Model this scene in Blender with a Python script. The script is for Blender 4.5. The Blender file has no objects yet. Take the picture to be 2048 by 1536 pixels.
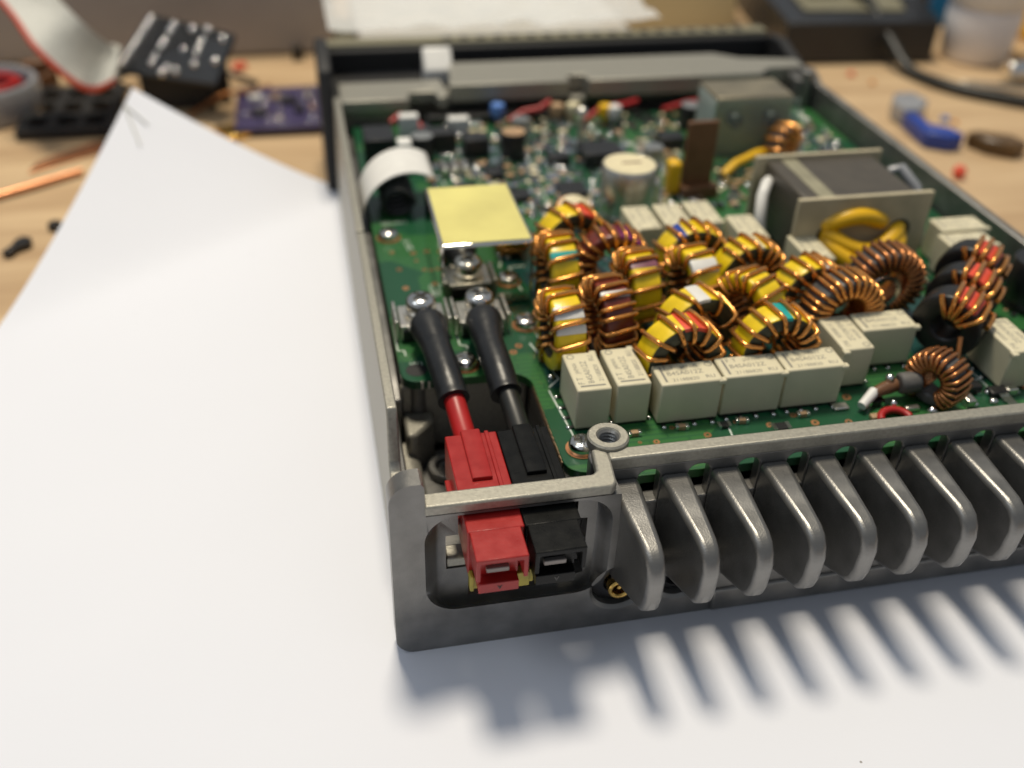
import bpy, bmesh, math, random
from mathutils import Vector, Matrix
random.seed(7)
S = 0.001                      # everything below is written in millimetres
sc = bpy.context.scene
col = sc.collection
PI = math.pi

# ------------------------------------------------------------------ camera
cd = bpy.data.cameras.new('camera')
cam = bpy.data.objects.new('camera', cd)
col.objects.link(cam)
R_ = Vector((0.97913697, -0.20124697, 0.02811477))
U_ = Vector((0.09574831, 0.57896769, 0.80970901))
F_ = Vector((0.17922903, 0.79012409, -0.58615773))
cpos = Vector((-5.5739, -92.4551, 114.3899)) * S
cam.matrix_world = Matrix(((R_.x, U_.x, -F_.x, cpos.x), (R_.y, U_.y, -F_.y, cpos.y),
                           (R_.z, U_.z, -F_.z, cpos.z), (0, 0, 0, 1)))
cd.sensor_width = 36
cd.lens = 1978.57 / 2048 * 36
cd.clip_start = 0.005
cd.clip_end = 20
cd.dof.use_dof = True
cd.dof.focus_distance = 0.134
cd.dof.aperture_fstop = 13.0
cd.dof.aperture_blades = 0
sc.camera = cam

# ------------------------------------------------------------------ light
w = bpy.data.worlds.new('World')
sc.world = w
w.use_nodes = True
bg = w.node_tree.nodes['Background']
bg.inputs[0].default_value = (0.82, 0.90, 1.0, 1)
bg.inputs[1].default_value = 0.285


def area(name, loc, target, size, power, color, shape='DISK'):
    l = bpy.data.lights.new(name, 'AREA')
    l.shape = shape
    l.size = size
    l.energy = power
    l.color = color
    o = bpy.data.objects.new(name, l)
    col.objects.link(o)
    o.location = loc
    d = Vector(target) - Vector(loc)
    o.rotation_euler = d.to_track_quat('-Z', 'Y').to_euler()
    return o


area('bench_lamp', (0.01, 0.30, 0.92), (0.05, 0.02, 0), 0.20, 8.5, (1.0, 0.895, 0.715))
area('room_light', (-0.9, -0.1, 1.5), (0, 0.05, 0), 0.7, 3.2, (0.86, 0.93, 1.0))

sc.view_settings.view_transform = 'Standard'
sc.view_settings.look = 'None'
sc.view_settings.exposure = 0
sc.view_settings.gamma = 1
sc.cycles.use_denoising = True
sc.cycles.max_bounces = 8
sc.cycles.sample_clamp_indirect = 6
sc.cycles.caustics_reflective = False
sc.cycles.caustics_refractive = False


# ------------------------------------------------------------------ materials
def new_mat(name):
    m = bpy.data.materials.new(name)
    m.use_nodes = True
    nt = m.node_tree
    return m, nt, nt.nodes['Principled BSDF']


def mat(name, c, rough=0.5, metal=0.0, var=0.12, vscale=400.0, bump=0.0, bscale=2500.0, coat=0.0, rvar=0.1,
        trans=0.0, ior=1.5, spec=0.5, sss=0.0):
    m, nt, b = new_mat(name)
    N, L = nt.nodes, nt.links
    tc = N.new('ShaderNodeTexCoord')
    nz = N.new('ShaderNodeTexNoise')
    nz.inputs['Scale'].default_value = vscale
    nz.inputs['Detail'].default_value = 5
    L.new(tc.outputs['Object'], nz.inputs['Vector'])
    rp = N.new('ShaderNodeValToRGB')
    rp.color_ramp.elements[0].position = 0.3
    rp.color_ramp.elements[1].position = 0.7
    rp.color_ramp.elements[0].color = (*[x * (1 - var) for x in c], 1)
    rp.color_ramp.elements[1].color = (*[min(1, x * (1 + var)) for x in c], 1)
    L.new(nz.outputs['Fac'], rp.inputs[0])
    L.new(rp.outputs[0], b.inputs['Base Color'])
    if rvar:
        mr = N.new('ShaderNodeMapRange')
        mr.inputs['To Min'].default_value = max(0.02, rough - rvar)
        mr.inputs['To Max'].default_value = min(1, rough + rvar)
        L.new(nz.outputs['Fac'], mr.inputs['Value'])
        L.new(mr.outputs[0], b.inputs['Roughness'])
    else:
        b.inputs['Roughness'].default_value = rough
    b.inputs['Metallic'].default_value = metal
    b.inputs['Coat Weight'].default_value = coat
    b.inputs['Coat Roughness'].default_value = 0.12
    b.inputs['IOR'].default_value = ior
    b.inputs['Specular IOR Level'].default_value = spec
    b.inputs['Transmission Weight'].default_value = trans
    if sss:
        b.inputs['Subsurface Weight'].default_value = sss
        b.inputs['Subsurface Radius'].default_value = (0.001, 0.0007, 0.0004)
    if bump:
        n2 = N.new('ShaderNodeTexNoise')
        n2.inputs['Scale'].default_value = bscale
        n2.inputs['Detail'].default_value = 6
        L.new(tc.outputs['Object'], n2.inputs['Vector'])
        bp = N.new('ShaderNodeBump')
        bp.inputs['Strength'].default_value = bump
        bp.inputs['Distance'].default_value = 0.0002
        L.new(n2.outputs['Fac'], bp.inputs['Height'])
        L.new(bp.outputs[0], b.inputs['Normal'])
    return m


M = {}
M['cast'] = mat('cast_aluminium', (0.215, 0.21, 0.20), 0.36, 0.72, 0.2, 220, 0.2, 4500, rvar=0.12)
M['cast_top'] = mat('milled_cast_aluminium', (0.36, 0.345, 0.295), 0.45, 0.6, 0.13, 1800, 0.3, 6000)
M['steel'] = mat('bright_steel', (0.78, 0.76, 0.72), 0.16, 1.0, 0.08, 600, 0.05)
M['tin'] = mat('tinned_brass', (0.74, 0.71, 0.64), 0.3, 1.0, 0.1, 500, 0.15)
M['mirror'] = mat('polished_tinplate', (0.80, 0.78, 0.70), 0.05, 1.0, 0.04, 200, 0.0, rvar=0.02)
M['solder'] = mat('solder', (0.80, 0.80, 0.80), 0.15, 1.0, 0.1, 800)
M['gold'] = mat('gold_plate', (0.85, 0.55, 0.16), 0.25, 1.0, 0.1, 500)
M['copper'] = mat('enamelled_copper', (0.72, 0.31, 0.072), 0.24, 0.85, 0.25, 350, rvar=0.08, coat=0.4)
M['copper_dark'] = mat('enamelled_copper_dark', (0.50, 0.20, 0.065), 0.28, 0.8, 0.25, 350, rvar=0.06, coat=0.3)
M['bare_copper'] = mat('bare_copper', (0.75, 0.35, 0.18), 0.35, 1.0, 0.2, 200)
M['core_yellow'] = mat('core_yellow_paint', (0.86, 0.60, 0.01), 0.35, 0, 0.12, 500, 0.2, 3000, coat=0.15)
M['core_red'] = mat('core_red_brown_paint', (0.16, 0.025, 0.012), 0.32, 0, 0.25, 500, 0.2, coat=0.3)
M['core_black'] = mat('core_black_ferrite', (0.012, 0.012, 0.012), 0.38, 0, 0.3, 500, 0.2)
M['core_bare'] = mat('core_bare_iron_powder', (0.045, 0.05, 0.03), 0.45, 0, 0.3, 500, 0.2)
M['core_grey'] = mat('core_grey_ferrite', (0.10, 0.095, 0.09), 0.5, 0, 0.2, 500, 0.2)
M['relay'] = mat('relay_cream_plastic', (0.68, 0.62, 0.44), 0.42, 0, 0.04, 300, 0.12, 4000)
M['relay_b'] = mat('relay_cream_plastic_worn', (0.56, 0.525, 0.41), 0.45, 0, 0.05, 300, 0.12, 4000)
M['ink'] = mat('grey_print', (0.22, 0.21, 0.18), 0.6, 0, 0.1)
M['black'] = mat('black_plastic', (0.014, 0.014, 0.015), 0.36, 0, 0.2, 700, 0.1)
M['black_matte'] = mat('black_matte_plastic', (0.012, 0.012, 0.013), 0.6, 0, 0.2, 700, 0.15)
M['black_pp'] = mat('black_connector_plastic', (0.006, 0.0062, 0.006), 0.30, 0, 0.2, 500, 0.12, 4000, spec=0.2)
M['red_pp'] = mat('red_connector_plastic', (0.34, 0.014, 0.012), 0.32, 0, 0.1, 500, 0.1, 4000, sss=0.05)
M['red_wire'] = mat('red_silicone', (0.38, 0.012, 0.012), 0.4, 0, 0.08, 300)
M['black_wire'] = mat('black_silicone', (0.014, 0.015, 0.014), 0.42, 0, 0.2, 300)
M['shrink'] = mat('heat_shrink', (0.013, 0.014, 0.016), 0.36, 0, 0.15, 300, 0.3, 700)
M['silk'] = mat('white_silkscreen', (0.62, 0.68, 0.62), 0.5, 0, 0.1, 900)
M['white'] = mat('white_plastic', (0.75, 0.74, 0.71), 0.4, 0, 0.04)
M['tan'] = mat('ceramic_tan', (0.42, 0.27, 0.15), 0.45, 0, 0.2)
M['cream'] = mat('cream_sleeve', (0.72, 0.64, 0.42), 0.45, 0, 0.06)
M['orange'] = mat('orange_ceramic', (0.72, 0.30, 0.08), 0.4, 0, 0.2)
M['yellow'] = mat('yellow_insulation', (0.82, 0.47, 0.012), 0.34, 0, 0.06, 300)
M['yellow_film'] = mat('yellow_film', (0.90, 0.79, 0.26), 0.32, 0.25, 0.14, 60, 0.3, 150, coat=0.6)  # broad pale blotches put the can top's glare gradient into the colour
M['olive'] = mat('olive_tape', (0.36, 0.30, 0.04), 0.5, 0, 0.2)
M['olive_strip'] = mat('olive_grey_plastic', (0.19, 0.175, 0.115), 0.55, 0, 0.1)
M['brown'] = mat('brown_phenolic', (0.16, 0.075, 0.035), 0.4, 0, 0.12)
M['ferrite'] = mat('grey_ferrite', (0.072, 0.062, 0.048), 0.4, 0, 0.12, 250, 0.1)
M['plate'] = mat('tan_fibre_plate', (0.47, 0.41, 0.28), 0.5, 0, 0.15, 200, 0.15)
M['blue'] = mat('blue_paint', (0.015, 0.05, 0.30), 0.4, 0, 0.15)
M['lblue'] = mat('light_blue_cap', (0.12, 0.25, 0.62), 0.35, 0, 0.1)
M['teal_mark'] = mat('teal_paint', (0.01, 0.36, 0.33), 0.4, 0, 0.1)
M['red_mark'] = mat('red_paint', (0.75, 0.085, 0.04), 0.4, 0, 0.1)
M['white_mark'] = mat('white_paint', (0.72, 0.70, 0.66), 0.4, 0, 0.05)
M['purple_mark'] = mat('purple_paint', (0.22, 0.03, 0.20), 0.4, 0, 0.1)
M['violet_mark'] = mat('violet_brown_paint', (0.20, 0.07, 0.10), 0.4, 0, 0.2)
M['clear'] = mat('clear_film', (0.85, 0.95, 0.90), 0.06, 0, 0.02, trans=0.92, ior=1.2)
M['dull'] = mat('dull_contact', (0.30, 0.27, 0.25), 0.5, 0.2, 0.1)


def film(name, tint, gloss=0.12, haze=0.0):
    m, nt, b = new_mat(name)
    N, L = nt.nodes, nt.links
    tr = N.new('ShaderNodeBsdfTransparent')
    tr.inputs[0].default_value = (*tint, 1)
    b.inputs['Base Color'].default_value = (0.85, 0.86, 0.85, 1)
    b.inputs['Roughness'].default_value = 0.12
    fr = N.new('ShaderNodeLayerWeight')
    fr.inputs[0].default_value = 0.35
    mr = N.new('ShaderNodeMapRange')
    mr.inputs['To Min'].default_value = haze + gloss * 0.3
    mr.inputs['To Max'].default_value = min(1, haze + 0.75)
    L.new(fr.outputs['Fresnel'], mr.inputs['Value'])
    mx = N.new('ShaderNodeMixShader')
    L.new(mr.outputs[0], mx.inputs[0])
    L.new(tr.outputs[0], mx.inputs[1])
    L.new(b.outputs[0], mx.inputs[2])
    L.new(mx.outputs[0], N['Material Output'].inputs[0])
    return m


M['film'] = film('clear_cover_film', (0.88, 0.97, 0.93), 0.1, 0.03)
M['bagfilm'] = film('clear_bag_film', (0.96, 0.96, 0.97), 0.2, 0.22)
M['al_can'] = mat('aluminium_can', (0.55, 0.55, 0.52), 0.32, 0.9, 0.1, 300)
M['wgrey'] = mat('grey_ribbon', (0.60, 0.60, 0.56), 0.5, 0, 0.04)
M['ribbon_red'] = mat('red_ribbon_edge', (0.48, 0.06, 0.03), 0.5, 0, 0.08)
M['purple_pcb'] = mat('purple_solder_mask', (0.045, 0.036, 0.10), 0.4, 0, 0.25, 260)
M['grey_box'] = mat('grey_brown_board', (0.36, 0.33, 0.31), 0.6, 0, 0.08, 40, 0.1)
M['beige'] = mat('beige_plastic_box', (0.62, 0.54, 0.32), 0.5, 0, 0.08, 30)
M['bottle'] = mat('white_polythene', (0.82, 0.81, 0.83), 0.4, 0, 0.03, 40)
M['ltblue'] = mat('blue_lid', (0.01, 0.10, 0.22), 0.45, 0, 0.1)
M['amber'] = mat('brown_resin', (0.10, 0.055, 0.018), 0.3, 0, 0.3, 200)
M['stripe'] = mat('painted_reflection', (0.27, 0.25, 0.17), 0.4, 0, 0.2, 200)  # flat colour for the soft reflection on the transformer top
M['box_metal'] = mat('aged_plated_steel', (0.30, 0.26, 0.18), 0.35, 0.6, 0.2, 150)
M['clearish'] = mat('smoky_plastic', (0.36, 0.37, 0.40), 0.25, 0, 0.08, 100, trans=0.25)


def pcb_material():
    m, nt, b = new_mat('green_solder_mask')
    N, L = nt.nodes, nt.links
    tc = N.new('ShaderNodeTexCoord')
    # copper pours below the mask: blocky cells, crossed by thin tracks
    vo = N.new('ShaderNodeTexVoronoi')
    vo.distance = 'CHEBYCHEV'
    vo.inputs['Scale'].default_value = 75
    L.new(tc.outputs['Object'], vo.inputs['Vector'])
    gt = N.new('ShaderNodeMath')
    gt.operation = 'GREATER_THAN'
    sp = N.new('ShaderNodeSeparateColor')
    L.new(vo.outputs['Color'], sp.inputs[0])
    L.new(sp.outputs[0], gt.inputs[0])
    gt.inputs[1].default_value = 0.42
    br = N.new('ShaderNodeTexBrick')
    br.inputs['Scale'].default_value = 420
    br.inputs['Mortar Size'].default_value = 0.09
    br.inputs['Brick Width'].default_value = 2.6
    br.inputs['Row Height'].default_value = 0.5
    br.inputs['Color1'].default_value = (1, 1, 1, 1)
    br.inputs['Color2'].default_value = (0.7, 0.7, 0.7, 1)
    br.inputs['Mortar'].default_value = (0, 0, 0, 1)
    L.new(tc.outputs['Object'], br.inputs['Vector'])
    mx = N.new('ShaderNodeMix')
    mx.data_type = 'RGBA'
    mx.inputs[6].default_value = (0.009, 0.074, 0.030, 1)
    mx.inputs[7].default_value = (0.032, 0.138, 0.036, 1)
    mul = N.new('ShaderNodeMath')
    mul.operation = 'MULTIPLY'
    L.new(gt.outputs[0], mul.inputs[0])
    L.new(br.outputs['Fac'], mul.inputs[1])
    inv = N.new('ShaderNodeMath')
    inv.operation = 'SUBTRACT'
    L.new(gt.outputs[0], inv.inputs[0])
    mu2 = N.new('ShaderNodeMath')
    mu2.operation = 'MULTIPLY'
    mu2.inputs[1].default_value = 0.55
    L.new(mul.outputs[0], mu2.inputs[0])
    L.new(mu2.outputs[0], inv.inputs[1])
    L.new(inv.outputs[0], mx.inputs[0])
    L.new(mx.outputs[2], b.inputs['Base Color'])
    b.inputs['Roughness'].default_value = 0.32
    b.inputs['Coat Weight'].default_value = 0.25
    bp = N.new('ShaderNodeBump')
    bp.inputs['Strength'].default_value = 0.25
    bp.inputs['Distance'].default_value = 0.00005
    L.new(inv.outputs[0], bp.inputs['Height'])
    L.new(bp.outputs[0], b.inputs['Normal'])
    return m


M['pcb'] = pcb_material()
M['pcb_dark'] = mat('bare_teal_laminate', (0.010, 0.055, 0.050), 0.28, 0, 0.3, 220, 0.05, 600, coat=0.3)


def wood_material():
    m, nt, b = new_mat('pale_pine')
    N, L = nt.nodes, nt.links
    tc = N.new('ShaderNodeTexCoord')
    mp = N.new('ShaderNodeMapping')
    mp.inputs['Scale'].default_value = (9, 70, 20)
    mp.inputs['Rotation'].default_value = (0, 0, 0.12)
    L.new(tc.outputs['Object'], mp.inputs[0])
    nz = N.new('ShaderNodeTexNoise')
    nz.inputs['Scale'].default_value = 1.6
    nz.inputs['Detail'].default_value = 6
    nz.inputs['Distortion'].default_value = 0.6
    L.new(mp.outputs[0], nz.inputs['Vector'])
    rp = N.new('ShaderNodeValToRGB')
    e = rp.color_ramp.elements
    e[0].position, e[0].color = 0.3, (0.42, 0.275, 0.15, 1)
    e[1].position, e[1].color = 0.68, (0.62, 0.45, 0.265, 1)
    L.new(nz.outputs['Fac'], rp.inputs[0])
    L.new(rp.outputs[0], b.inputs['Base Color'])
    b.inputs['Roughness'].default_value = 0.55
    bp = N.new('ShaderNodeBump')
    bp.inputs['Strength'].default_value = 0.15
    bp.inputs['Distance'].default_value = 0.0005
    L.new(nz.outputs['Fac'], bp.inputs['Height'])
    L.new(bp.outputs[0], b.inputs['Normal'])
    return m


M['wood'] = wood_material()


def paper_material():
    m, nt, b = new_mat('white_copy_paper')
    N, L = nt.nodes, nt.links
    tc = N.new('ShaderNodeTexCoord')
    nz = N.new('ShaderNodeTexNoise')
    nz.inputs['Scale'].default_value = 900
    nz.inputs['Detail'].default_value = 8
    L.new(tc.outputs['Object'], nz.inputs['Vector'])
    big = N.new('ShaderNodeTexNoise')
    big.inputs['Scale'].default_value = 22
    big.inputs['Detail'].default_value = 3
    L.new(tc.outputs['Object'], big.inputs['Vector'])
    rp = N.new('ShaderNodeValToRGB')
    rp.color_ramp.elements[0].color = (0.755, 0.775, 0.845, 1)
    rp.color_ramp.elements[1].color = (0.78, 0.795, 0.86, 1)
    L.new(big.outputs['Fac'], rp.inputs[0])
    # a few specks of dirt
    vo = N.new('ShaderNodeTexVoronoi')
    vo.inputs['Scale'].default_value = 75
    L.new(tc.outputs['Object'], vo.inputs['Vector'])
    lt = N.new('ShaderNodeMath')
    lt.operation = 'LESS_THAN'
    lt.inputs[1].default_value = 0.013
    L.new(vo.outputs['Distance'], lt.inputs[0])
    mx = N.new('ShaderNodeMix')
    mx.data_type = 'RGBA'
    L.new(lt.outputs[0], mx.inputs[0])
    L.new(rp.outputs[0], mx.inputs[6])
    mx.inputs[7].default_value = (0.30, 0.28, 0.27, 1)
    L.new(mx.outputs[2], b.inputs['Base Color'])
    b.inputs['Roughness'].default_value = 0.75
    b.inputs['Specular IOR Level'].default_value = 0.25
    wv = N.new('ShaderNodeTexNoise')
    wv.inputs['Scale'].default_value = 14
    wv.inputs['Detail'].default_value = 2
    L.new(tc.outputs['Object'], wv.inputs['Vector'])
    b0 = N.new('ShaderNodeBump')
    b0.inputs['Strength'].default_value = 0.5
    b0.inputs['Distance'].default_value = 0.004
    L.new(wv.outputs['Fac'], b0.inputs['Height'])
    bp = N.new('ShaderNodeBump')
    L.new(b0.outputs[0], bp.inputs['Normal'])
    bp.inputs['Strength'].default_value = 0.12
    bp.inputs['Distance'].default_value = 0.0001
    L.new(nz.outputs['Fac'], bp.inputs['Height'])
    L.new(bp.outputs[0], b.inputs['Normal'])
    return m


M['paper'] = paper_material()


# ------------------------------------------------------------------ mesh helpers (millimetres)
class MB:
    def __init__(s):
        s.v, s.f = [], []

    def add(s, verts, faces):
        k = len(s.v)
        s.v += [tuple(p) for p in verts]
        s.f += [tuple(i + k for i in q) for q in faces]
        return s

    def box(s, x0, x1, y0, y1, z0, z1, m=None):
        P = [Vector((x, y, z)) for z in (z0, z1) for y in (y0, y1) for x in (x0, x1)]
        if m is not None:
            P = [m @ p for p in P]
        return s.add(P, [(0, 2, 3, 1), (4, 5, 7, 6), (0, 1, 5, 4), (2, 6, 7, 3), (0, 4, 6, 2), (1, 3, 7, 5)])

    def prism(s, poly, a0, a1, axis='y'):
        """poly: 2-D outline; extruded along axis. axis y: (x,z); z: (x,y); x: (y,z)"""
        def P(u, v, a):
            return {'y': (u, a, v), 'z': (u, v, a), 'x': (a, u, v)}[axis]
        n = len(poly)
        vs = [P(u, v, a0) for u, v in poly] + [P(u, v, a1) for u, v in poly]
        fs = [(i, (i + 1) % n, n + (i + 1) % n, n + i) for i in range(n)]
        fs += [tuple(range(n))[::-1], tuple(range(n, 2 * n))]
        return s.add(vs, fs)

    def lathe(s, prof, c=(0, 0, 0), n=32, m=None):
        """profile (r,z) about z; closed at r=0"""
        vs, fs, rows = [], [], []
        for r, z in prof:
            if r < 1e-6:
                rows.append([len(vs)])
                vs.append((0, 0, z))
            else:
                rows.append(list(range(len(vs), len(vs) + n)))
                vs += [(r * math.cos(2 * PI * k / n), r * math.sin(2 * PI * k / n), z) for k in range(n)]
        for a, b in zip(rows[:-1], rows[1:]):
            for k in range(n):
                k2 = (k + 1) % n
                if len(a) == 1 and len(b) == 1:
                    continue
                if len(a) == 1:
                    fs.append((a[0], b[k2], b[k]))
                elif len(b) == 1:
                    fs.append((a[k], a[k2], b[0]))
                else:
                    fs.append((a[k], a[k2], b[k2], b[k]))
        c = Vector(c)
        out = []
        for p in vs:
            p = Vector(p)
            if m is not None:
                p = m @ p
            out.append(p + c)
        return s.add(out, fs)

    def tube(s, pts, r, n=8, closed=False, caps=True):
        pts = [Vector(p) for p in pts]
        k = len(pts)
        rr = r if isinstance(r, (list, tuple)) else [r] * k
        prev = None
        rings = []
        for i, p in enumerate(pts):
            a = pts[(i - 1) % k] if (closed or i > 0) else p
            b = pts[(i + 1) % k] if (closed or i < k - 1) else p
            t = (b - a).normalized()
            if prev is None:
                up = Vector((0, 0, 1)) if abs(t.z) < 0.9 else Vector((1, 0, 0))
                nrm = t.cross(up).normalized()
            else:
                nrm = (prev - t * prev.dot(t)).normalized()
            prev = nrm
            bi = t.cross(nrm)
            rings.append([p + (nrm * math.cos(2 * PI * j / n) + bi * math.sin(2 * PI * j / n)) * rr[i] for j in range(n)])
        vs = [q for ring in rings for q in ring]
        fs = []
        for i in range(k if closed else k - 1):
            for j in range(n):
                a, b = i * n, ((i + 1) % k) * n
                fs.append((a + j, a + (j + 1) % n, b + (j + 1) % n, b + j))
        if caps and not closed:
            fs += [tuple(range(n))[::-1], tuple((k - 1) * n + j for j in range(n))]
        return s.add(vs, fs)

    def ball(s, c, r, n=8, sq=1.0):
        return s.lathe([(0, -r * sq)] + [(r * math.sin(PI * i / n), -r * sq * math.cos(PI * i / n)) for i in range(1, n)] + [(0, r * sq)], c, n + 4)

    def build(s, name, m, parent=None, bevel=0, seg=2, smooth=40, origin=None, fix=True):
        me = bpy.data.meshes.new(name)
        o3 = Vector(origin) if origin else Vector((0, 0, 0))
        me.from_pydata([(Vector(p) - o3) * S for p in s.v], [], s.f)
        if fix:
            bm = bmesh.new()
            bm.from_mesh(me)
            bmesh.ops.recalc_face_normals(bm, faces=bm.faces)
            bm.to_mesh(me)
            bm.free()
        if smooth:
            for p in me.polygons:
                p.use_smooth = True
            me.set_sharp_from_angle(angle=math.radians(smooth))
        me.materials.append(M[m] if isinstance(m, str) else m)
        o = bpy.data.objects.new(name, me)
        col.objects.link(o)
        if origin:
            o.location = o3 * S
        if parent:
            o.parent = parent
            if origin:
                o.location = o3 * S - Vector(parent.get('_o', (0, 0, 0)))
        if bevel:
            bv = o.modifiers.new('edge', 'BEVEL')
            bv.width = bevel * S
            bv.segments = seg
            bv.limit_method = 'ANGLE'
            bv.angle_limit = math.radians(38)
            bv.harden_normals = False
        return o


def empty(name, loc=(0, 0, 0), rz=0, parent=None):
    o = bpy.data.objects.new(name, None)
    o.empty_display_size = 0.005
    col.objects.link(o)
    o.location = Vector(loc) * S
    o.rotation_euler = (0, 0, rz)
    if parent:
        o.parent = parent
    return o


def tag(o, label=None, cat=None, group=None, kind=None):
    if label:
        o['label'] = label
    if cat:
        o['category'] = cat
    if group:
        o['group'] = group
    if kind:
        o['kind'] = kind
    return o


def text(body, size, loc, parent, m='ink', rz=0, rx=0, name='lettering', ext=0.0, align='LEFT', shear=0.0):
    c = bpy.data.curves.new(name, 'FONT')
    c.body = body
    c.size = size * S
    c.align_x = align
    c.extrude = ext * S
    c.resolution_u = 3
    c.materials.append(M[m])
    c.shear = shear
    tmp = bpy.data.objects.new(name, c)
    me = bpy.data.meshes.new_from_object(tmp)
    me.name = name
    bpy.data.objects.remove(tmp)
    if not me.materials:
        me.materials.append(M[m])
    o = bpy.data.objects.new(name, me)
    col.objects.link(o)
    o.location = Vector(loc) * S
    o.rotation_euler = (rx, 0, rz)
    o.parent = parent
    return o


def arc(cx, cy, r, a0, a1, n=6):
    return [(cx + r * math.cos(math.radians(a0 + (a1 - a0) * i / n)), cy + r * math.sin(math.radians(a0 + (a1 - a0) * i / n))) for i in range(n + 1)]


def rrect(x0, x1, z0, z1, r, n=8):
    return arc(x1 - r, z0 + r, r, -90, 0, n) + arc(x1 - r, z1 - r, r, 0, 90, n) + arc(x0 + r, z1 - r, r, 90, 180, n) + arc(x0 + r, z0 + r, r, 180, 270, n)


# ------------------------------------------------------------------ the surface
b = MB()
b.box(-900, 900, -700, 900, -25, -0.25)
tag(b.build('workbench_top', 'wood'), kind='structure')

# sheet of paper: its far corner curls up off the bench, one side runs under the radio
pc = Vector((-48.2, 172.0))
e1 = Vector((-0.310, -0.951))
e2 = Vector((0.951, -0.310))


def paper_z(u, v):
    t = 1 - (u / 80 + v / 56)
    return 0.0 if t <= 0 else 24.3 * t ** 1.25


b = MB()
us = [80 * (i / 18) for i in range(19)] + [80 + 320 * i / 10 for i in range(1, 11)]
vs_ = [56 * (i / 18) for i in range(19)] + [56 + 214 * i / 10 for i in range(1, 11)]
vs, fs = [], []
n1, n2 = len(us) - 1, len(vs_) - 1
for u in us:
    for v in vs_:
        p = pc + e1 * u + e2 * v
        vs.append((p.x, p.y, paper_z(u, v)))
for i in range(n1):
    for j in range(n2):
        a = i * (n2 + 1) + j
        fs.append((a, a + n2 + 1, a + n2 + 2, a + 1))
vt = [(x, y, z - 0.15) for x, y, z in vs]
k = len(vs)
edge = [j for j in range(n2 + 1)] + [i * (n2 + 1) + n2 for i in range(1, n1 + 1)] + [n1 * (n2 + 1) + j for j in range(n2 - 1, -1, -1)] + [i * (n2 + 1) for i in range(n1 - 1, 0, -1)]
b.add(vs + vt, fs + [tuple(q + k for q in f[::-1]) for f in fs] + [(edge[i], edge[(i + 1) % len(edge)], edge[(i + 1) % len(edge)] + k, edge[i] + k) for i in range(len(edge))])
tag(b.build('paper_sheet', 'paper', smooth=60), 'large blank white paper sheet lying under the opened radio, far corner curled up', 'paper')
for q, (u0, v0, u1, v1, lb) in enumerate([(6.5, 0.2, 8.5, 6.5, 'shorter thin grey rod put in for a shadow line on the curled paper corner'), (6.8, 0.4, 15.5, 7.0, 'longer thin grey rod put in for a shadow line on the curled paper corner')]):
    b = MB()
    P = []
    for i in range(5):
        t = i / 4
        u, v = u0 + (u1 - u0) * t, v0 + (v1 - v0) * t
        p = pc + e1 * u + e2 * v
        P.append((p.x, p.y, paper_z(u, v) + 0.45))
    b.tube(P, 0.22, 8)
    tag(b.build('shadow_line', 'wgrey', smooth=60), lb, 'wire')  # thin grey rods stand in for shadow lines on the paper

# ------------------------------------------------------------------ the radio
radio = empty('radio', (0, 0, 0))
tag(radio, 'opened radio with grey finned metal case and green circuit board on white paper', 'radio')
HT = 27.8      # top of the case walls
ZP = 21.4      # top of the circuit board


def rbuild(mb, name, m, **kw):
    return mb.build(name, m, radio, **kw)


# floor of the case
b = MB()
b.box(1.6, 127.6, 4.0, 150, 0.3, 2.6)
b.box(5, 26.5, 5, 36, 2.5, 7.0)
b.lathe([(0, 7), (3.4, 7), (3.4, 8.6), (2.0, 8.6), (2.0, 7.4), (0, 7.4)], (12, 30, 0), 20)
b.lathe([(0, 2.5), (3.2, 2.5), (3.2, 4.5), (2.0, 4.5), (2.0, 3), (0, 3)], (14, 26, 0), 20)
b.lathe([(0, 2.5), (2.2, 2.5), (2.0, 19.5), (0, 19.5)], (8.2, 38.8, 0), 20)
rbuild(b, 'floor_plate', 'cast', bevel=0.3)

# left wall with its step down beside the connectors
prof = [(3.0, 0), (150, 0), (150, HT - 0.4), (78, HT - 0.4), (78, HT - 1.6), (76.6, HT - 1.6), (76.6, HT), (21.5, HT), (20.8, HT - 1.2), (19.5, 19.3), (18.2, 18.2), (3.0, 17.8)]
b = MB()
n = len(prof)
vs = [(1.2 + 0.6 * z / HT, y, z) for y, z in prof] + [(3.4, y, z) for y, z in prof]
b.add(vs, [(i, (i + 1) % n, n + (i + 1) % n, n + i) for i in range(n)] + [tuple(range(n))[::-1], tuple(range(n, 2 * n))])
rbuild(b, 'side_wall', 'cast_top', bevel=0.25)
b = MB()
b.prism([(36, 2), (145, 2), (145, 19.4), (44, 19.4), (40, 18.6), (36, 18)], 3.3, 5.4, 'x')
b.prism([(3.5, 2.4), (35.5, 2.4), (35.5, 17), (30, 17.4), (3.5, 15.5)], 3.2, 4.3, 'x')
rbuild(b, 'inner_ledge', 'cast', bevel=0.3)
b = MB()
b.tube([(5.4, 5, 8.5), (5.4, 34, 8.5)], 2.2, 16)
rbuild(b, 'inner_fillet', 'cast_top')
b = MB()
b.box(5.3, 26.6, 37.2, 39, 6.8, 19.7)
b.box(26.7, 28.2, 13, 37.5, 6.8, 19.7)
b.prism([(7, 31.0), (10.5, 34.6), (10.5, 37.2), (5.5, 37.2), (5.5, 31.0)], 6.8, 14.5, 'z')
rbuild(b, 'bay_wall', 'cast_top', bevel=0.6)
# right wall
b = MB()
b.prism([(5, 0), (150, 0), (150, HT + 1.5), (146, HT + 1.5), (144, HT), (5, HT)], 127.2, 129.2, 'x')
rbuild(b, 'side_wall', 'cast', bevel=0.25)

# rear panel: face with a rounded recess for the connectors and two round sockets
FIN0, FINP = 32.9, 7.45


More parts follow.
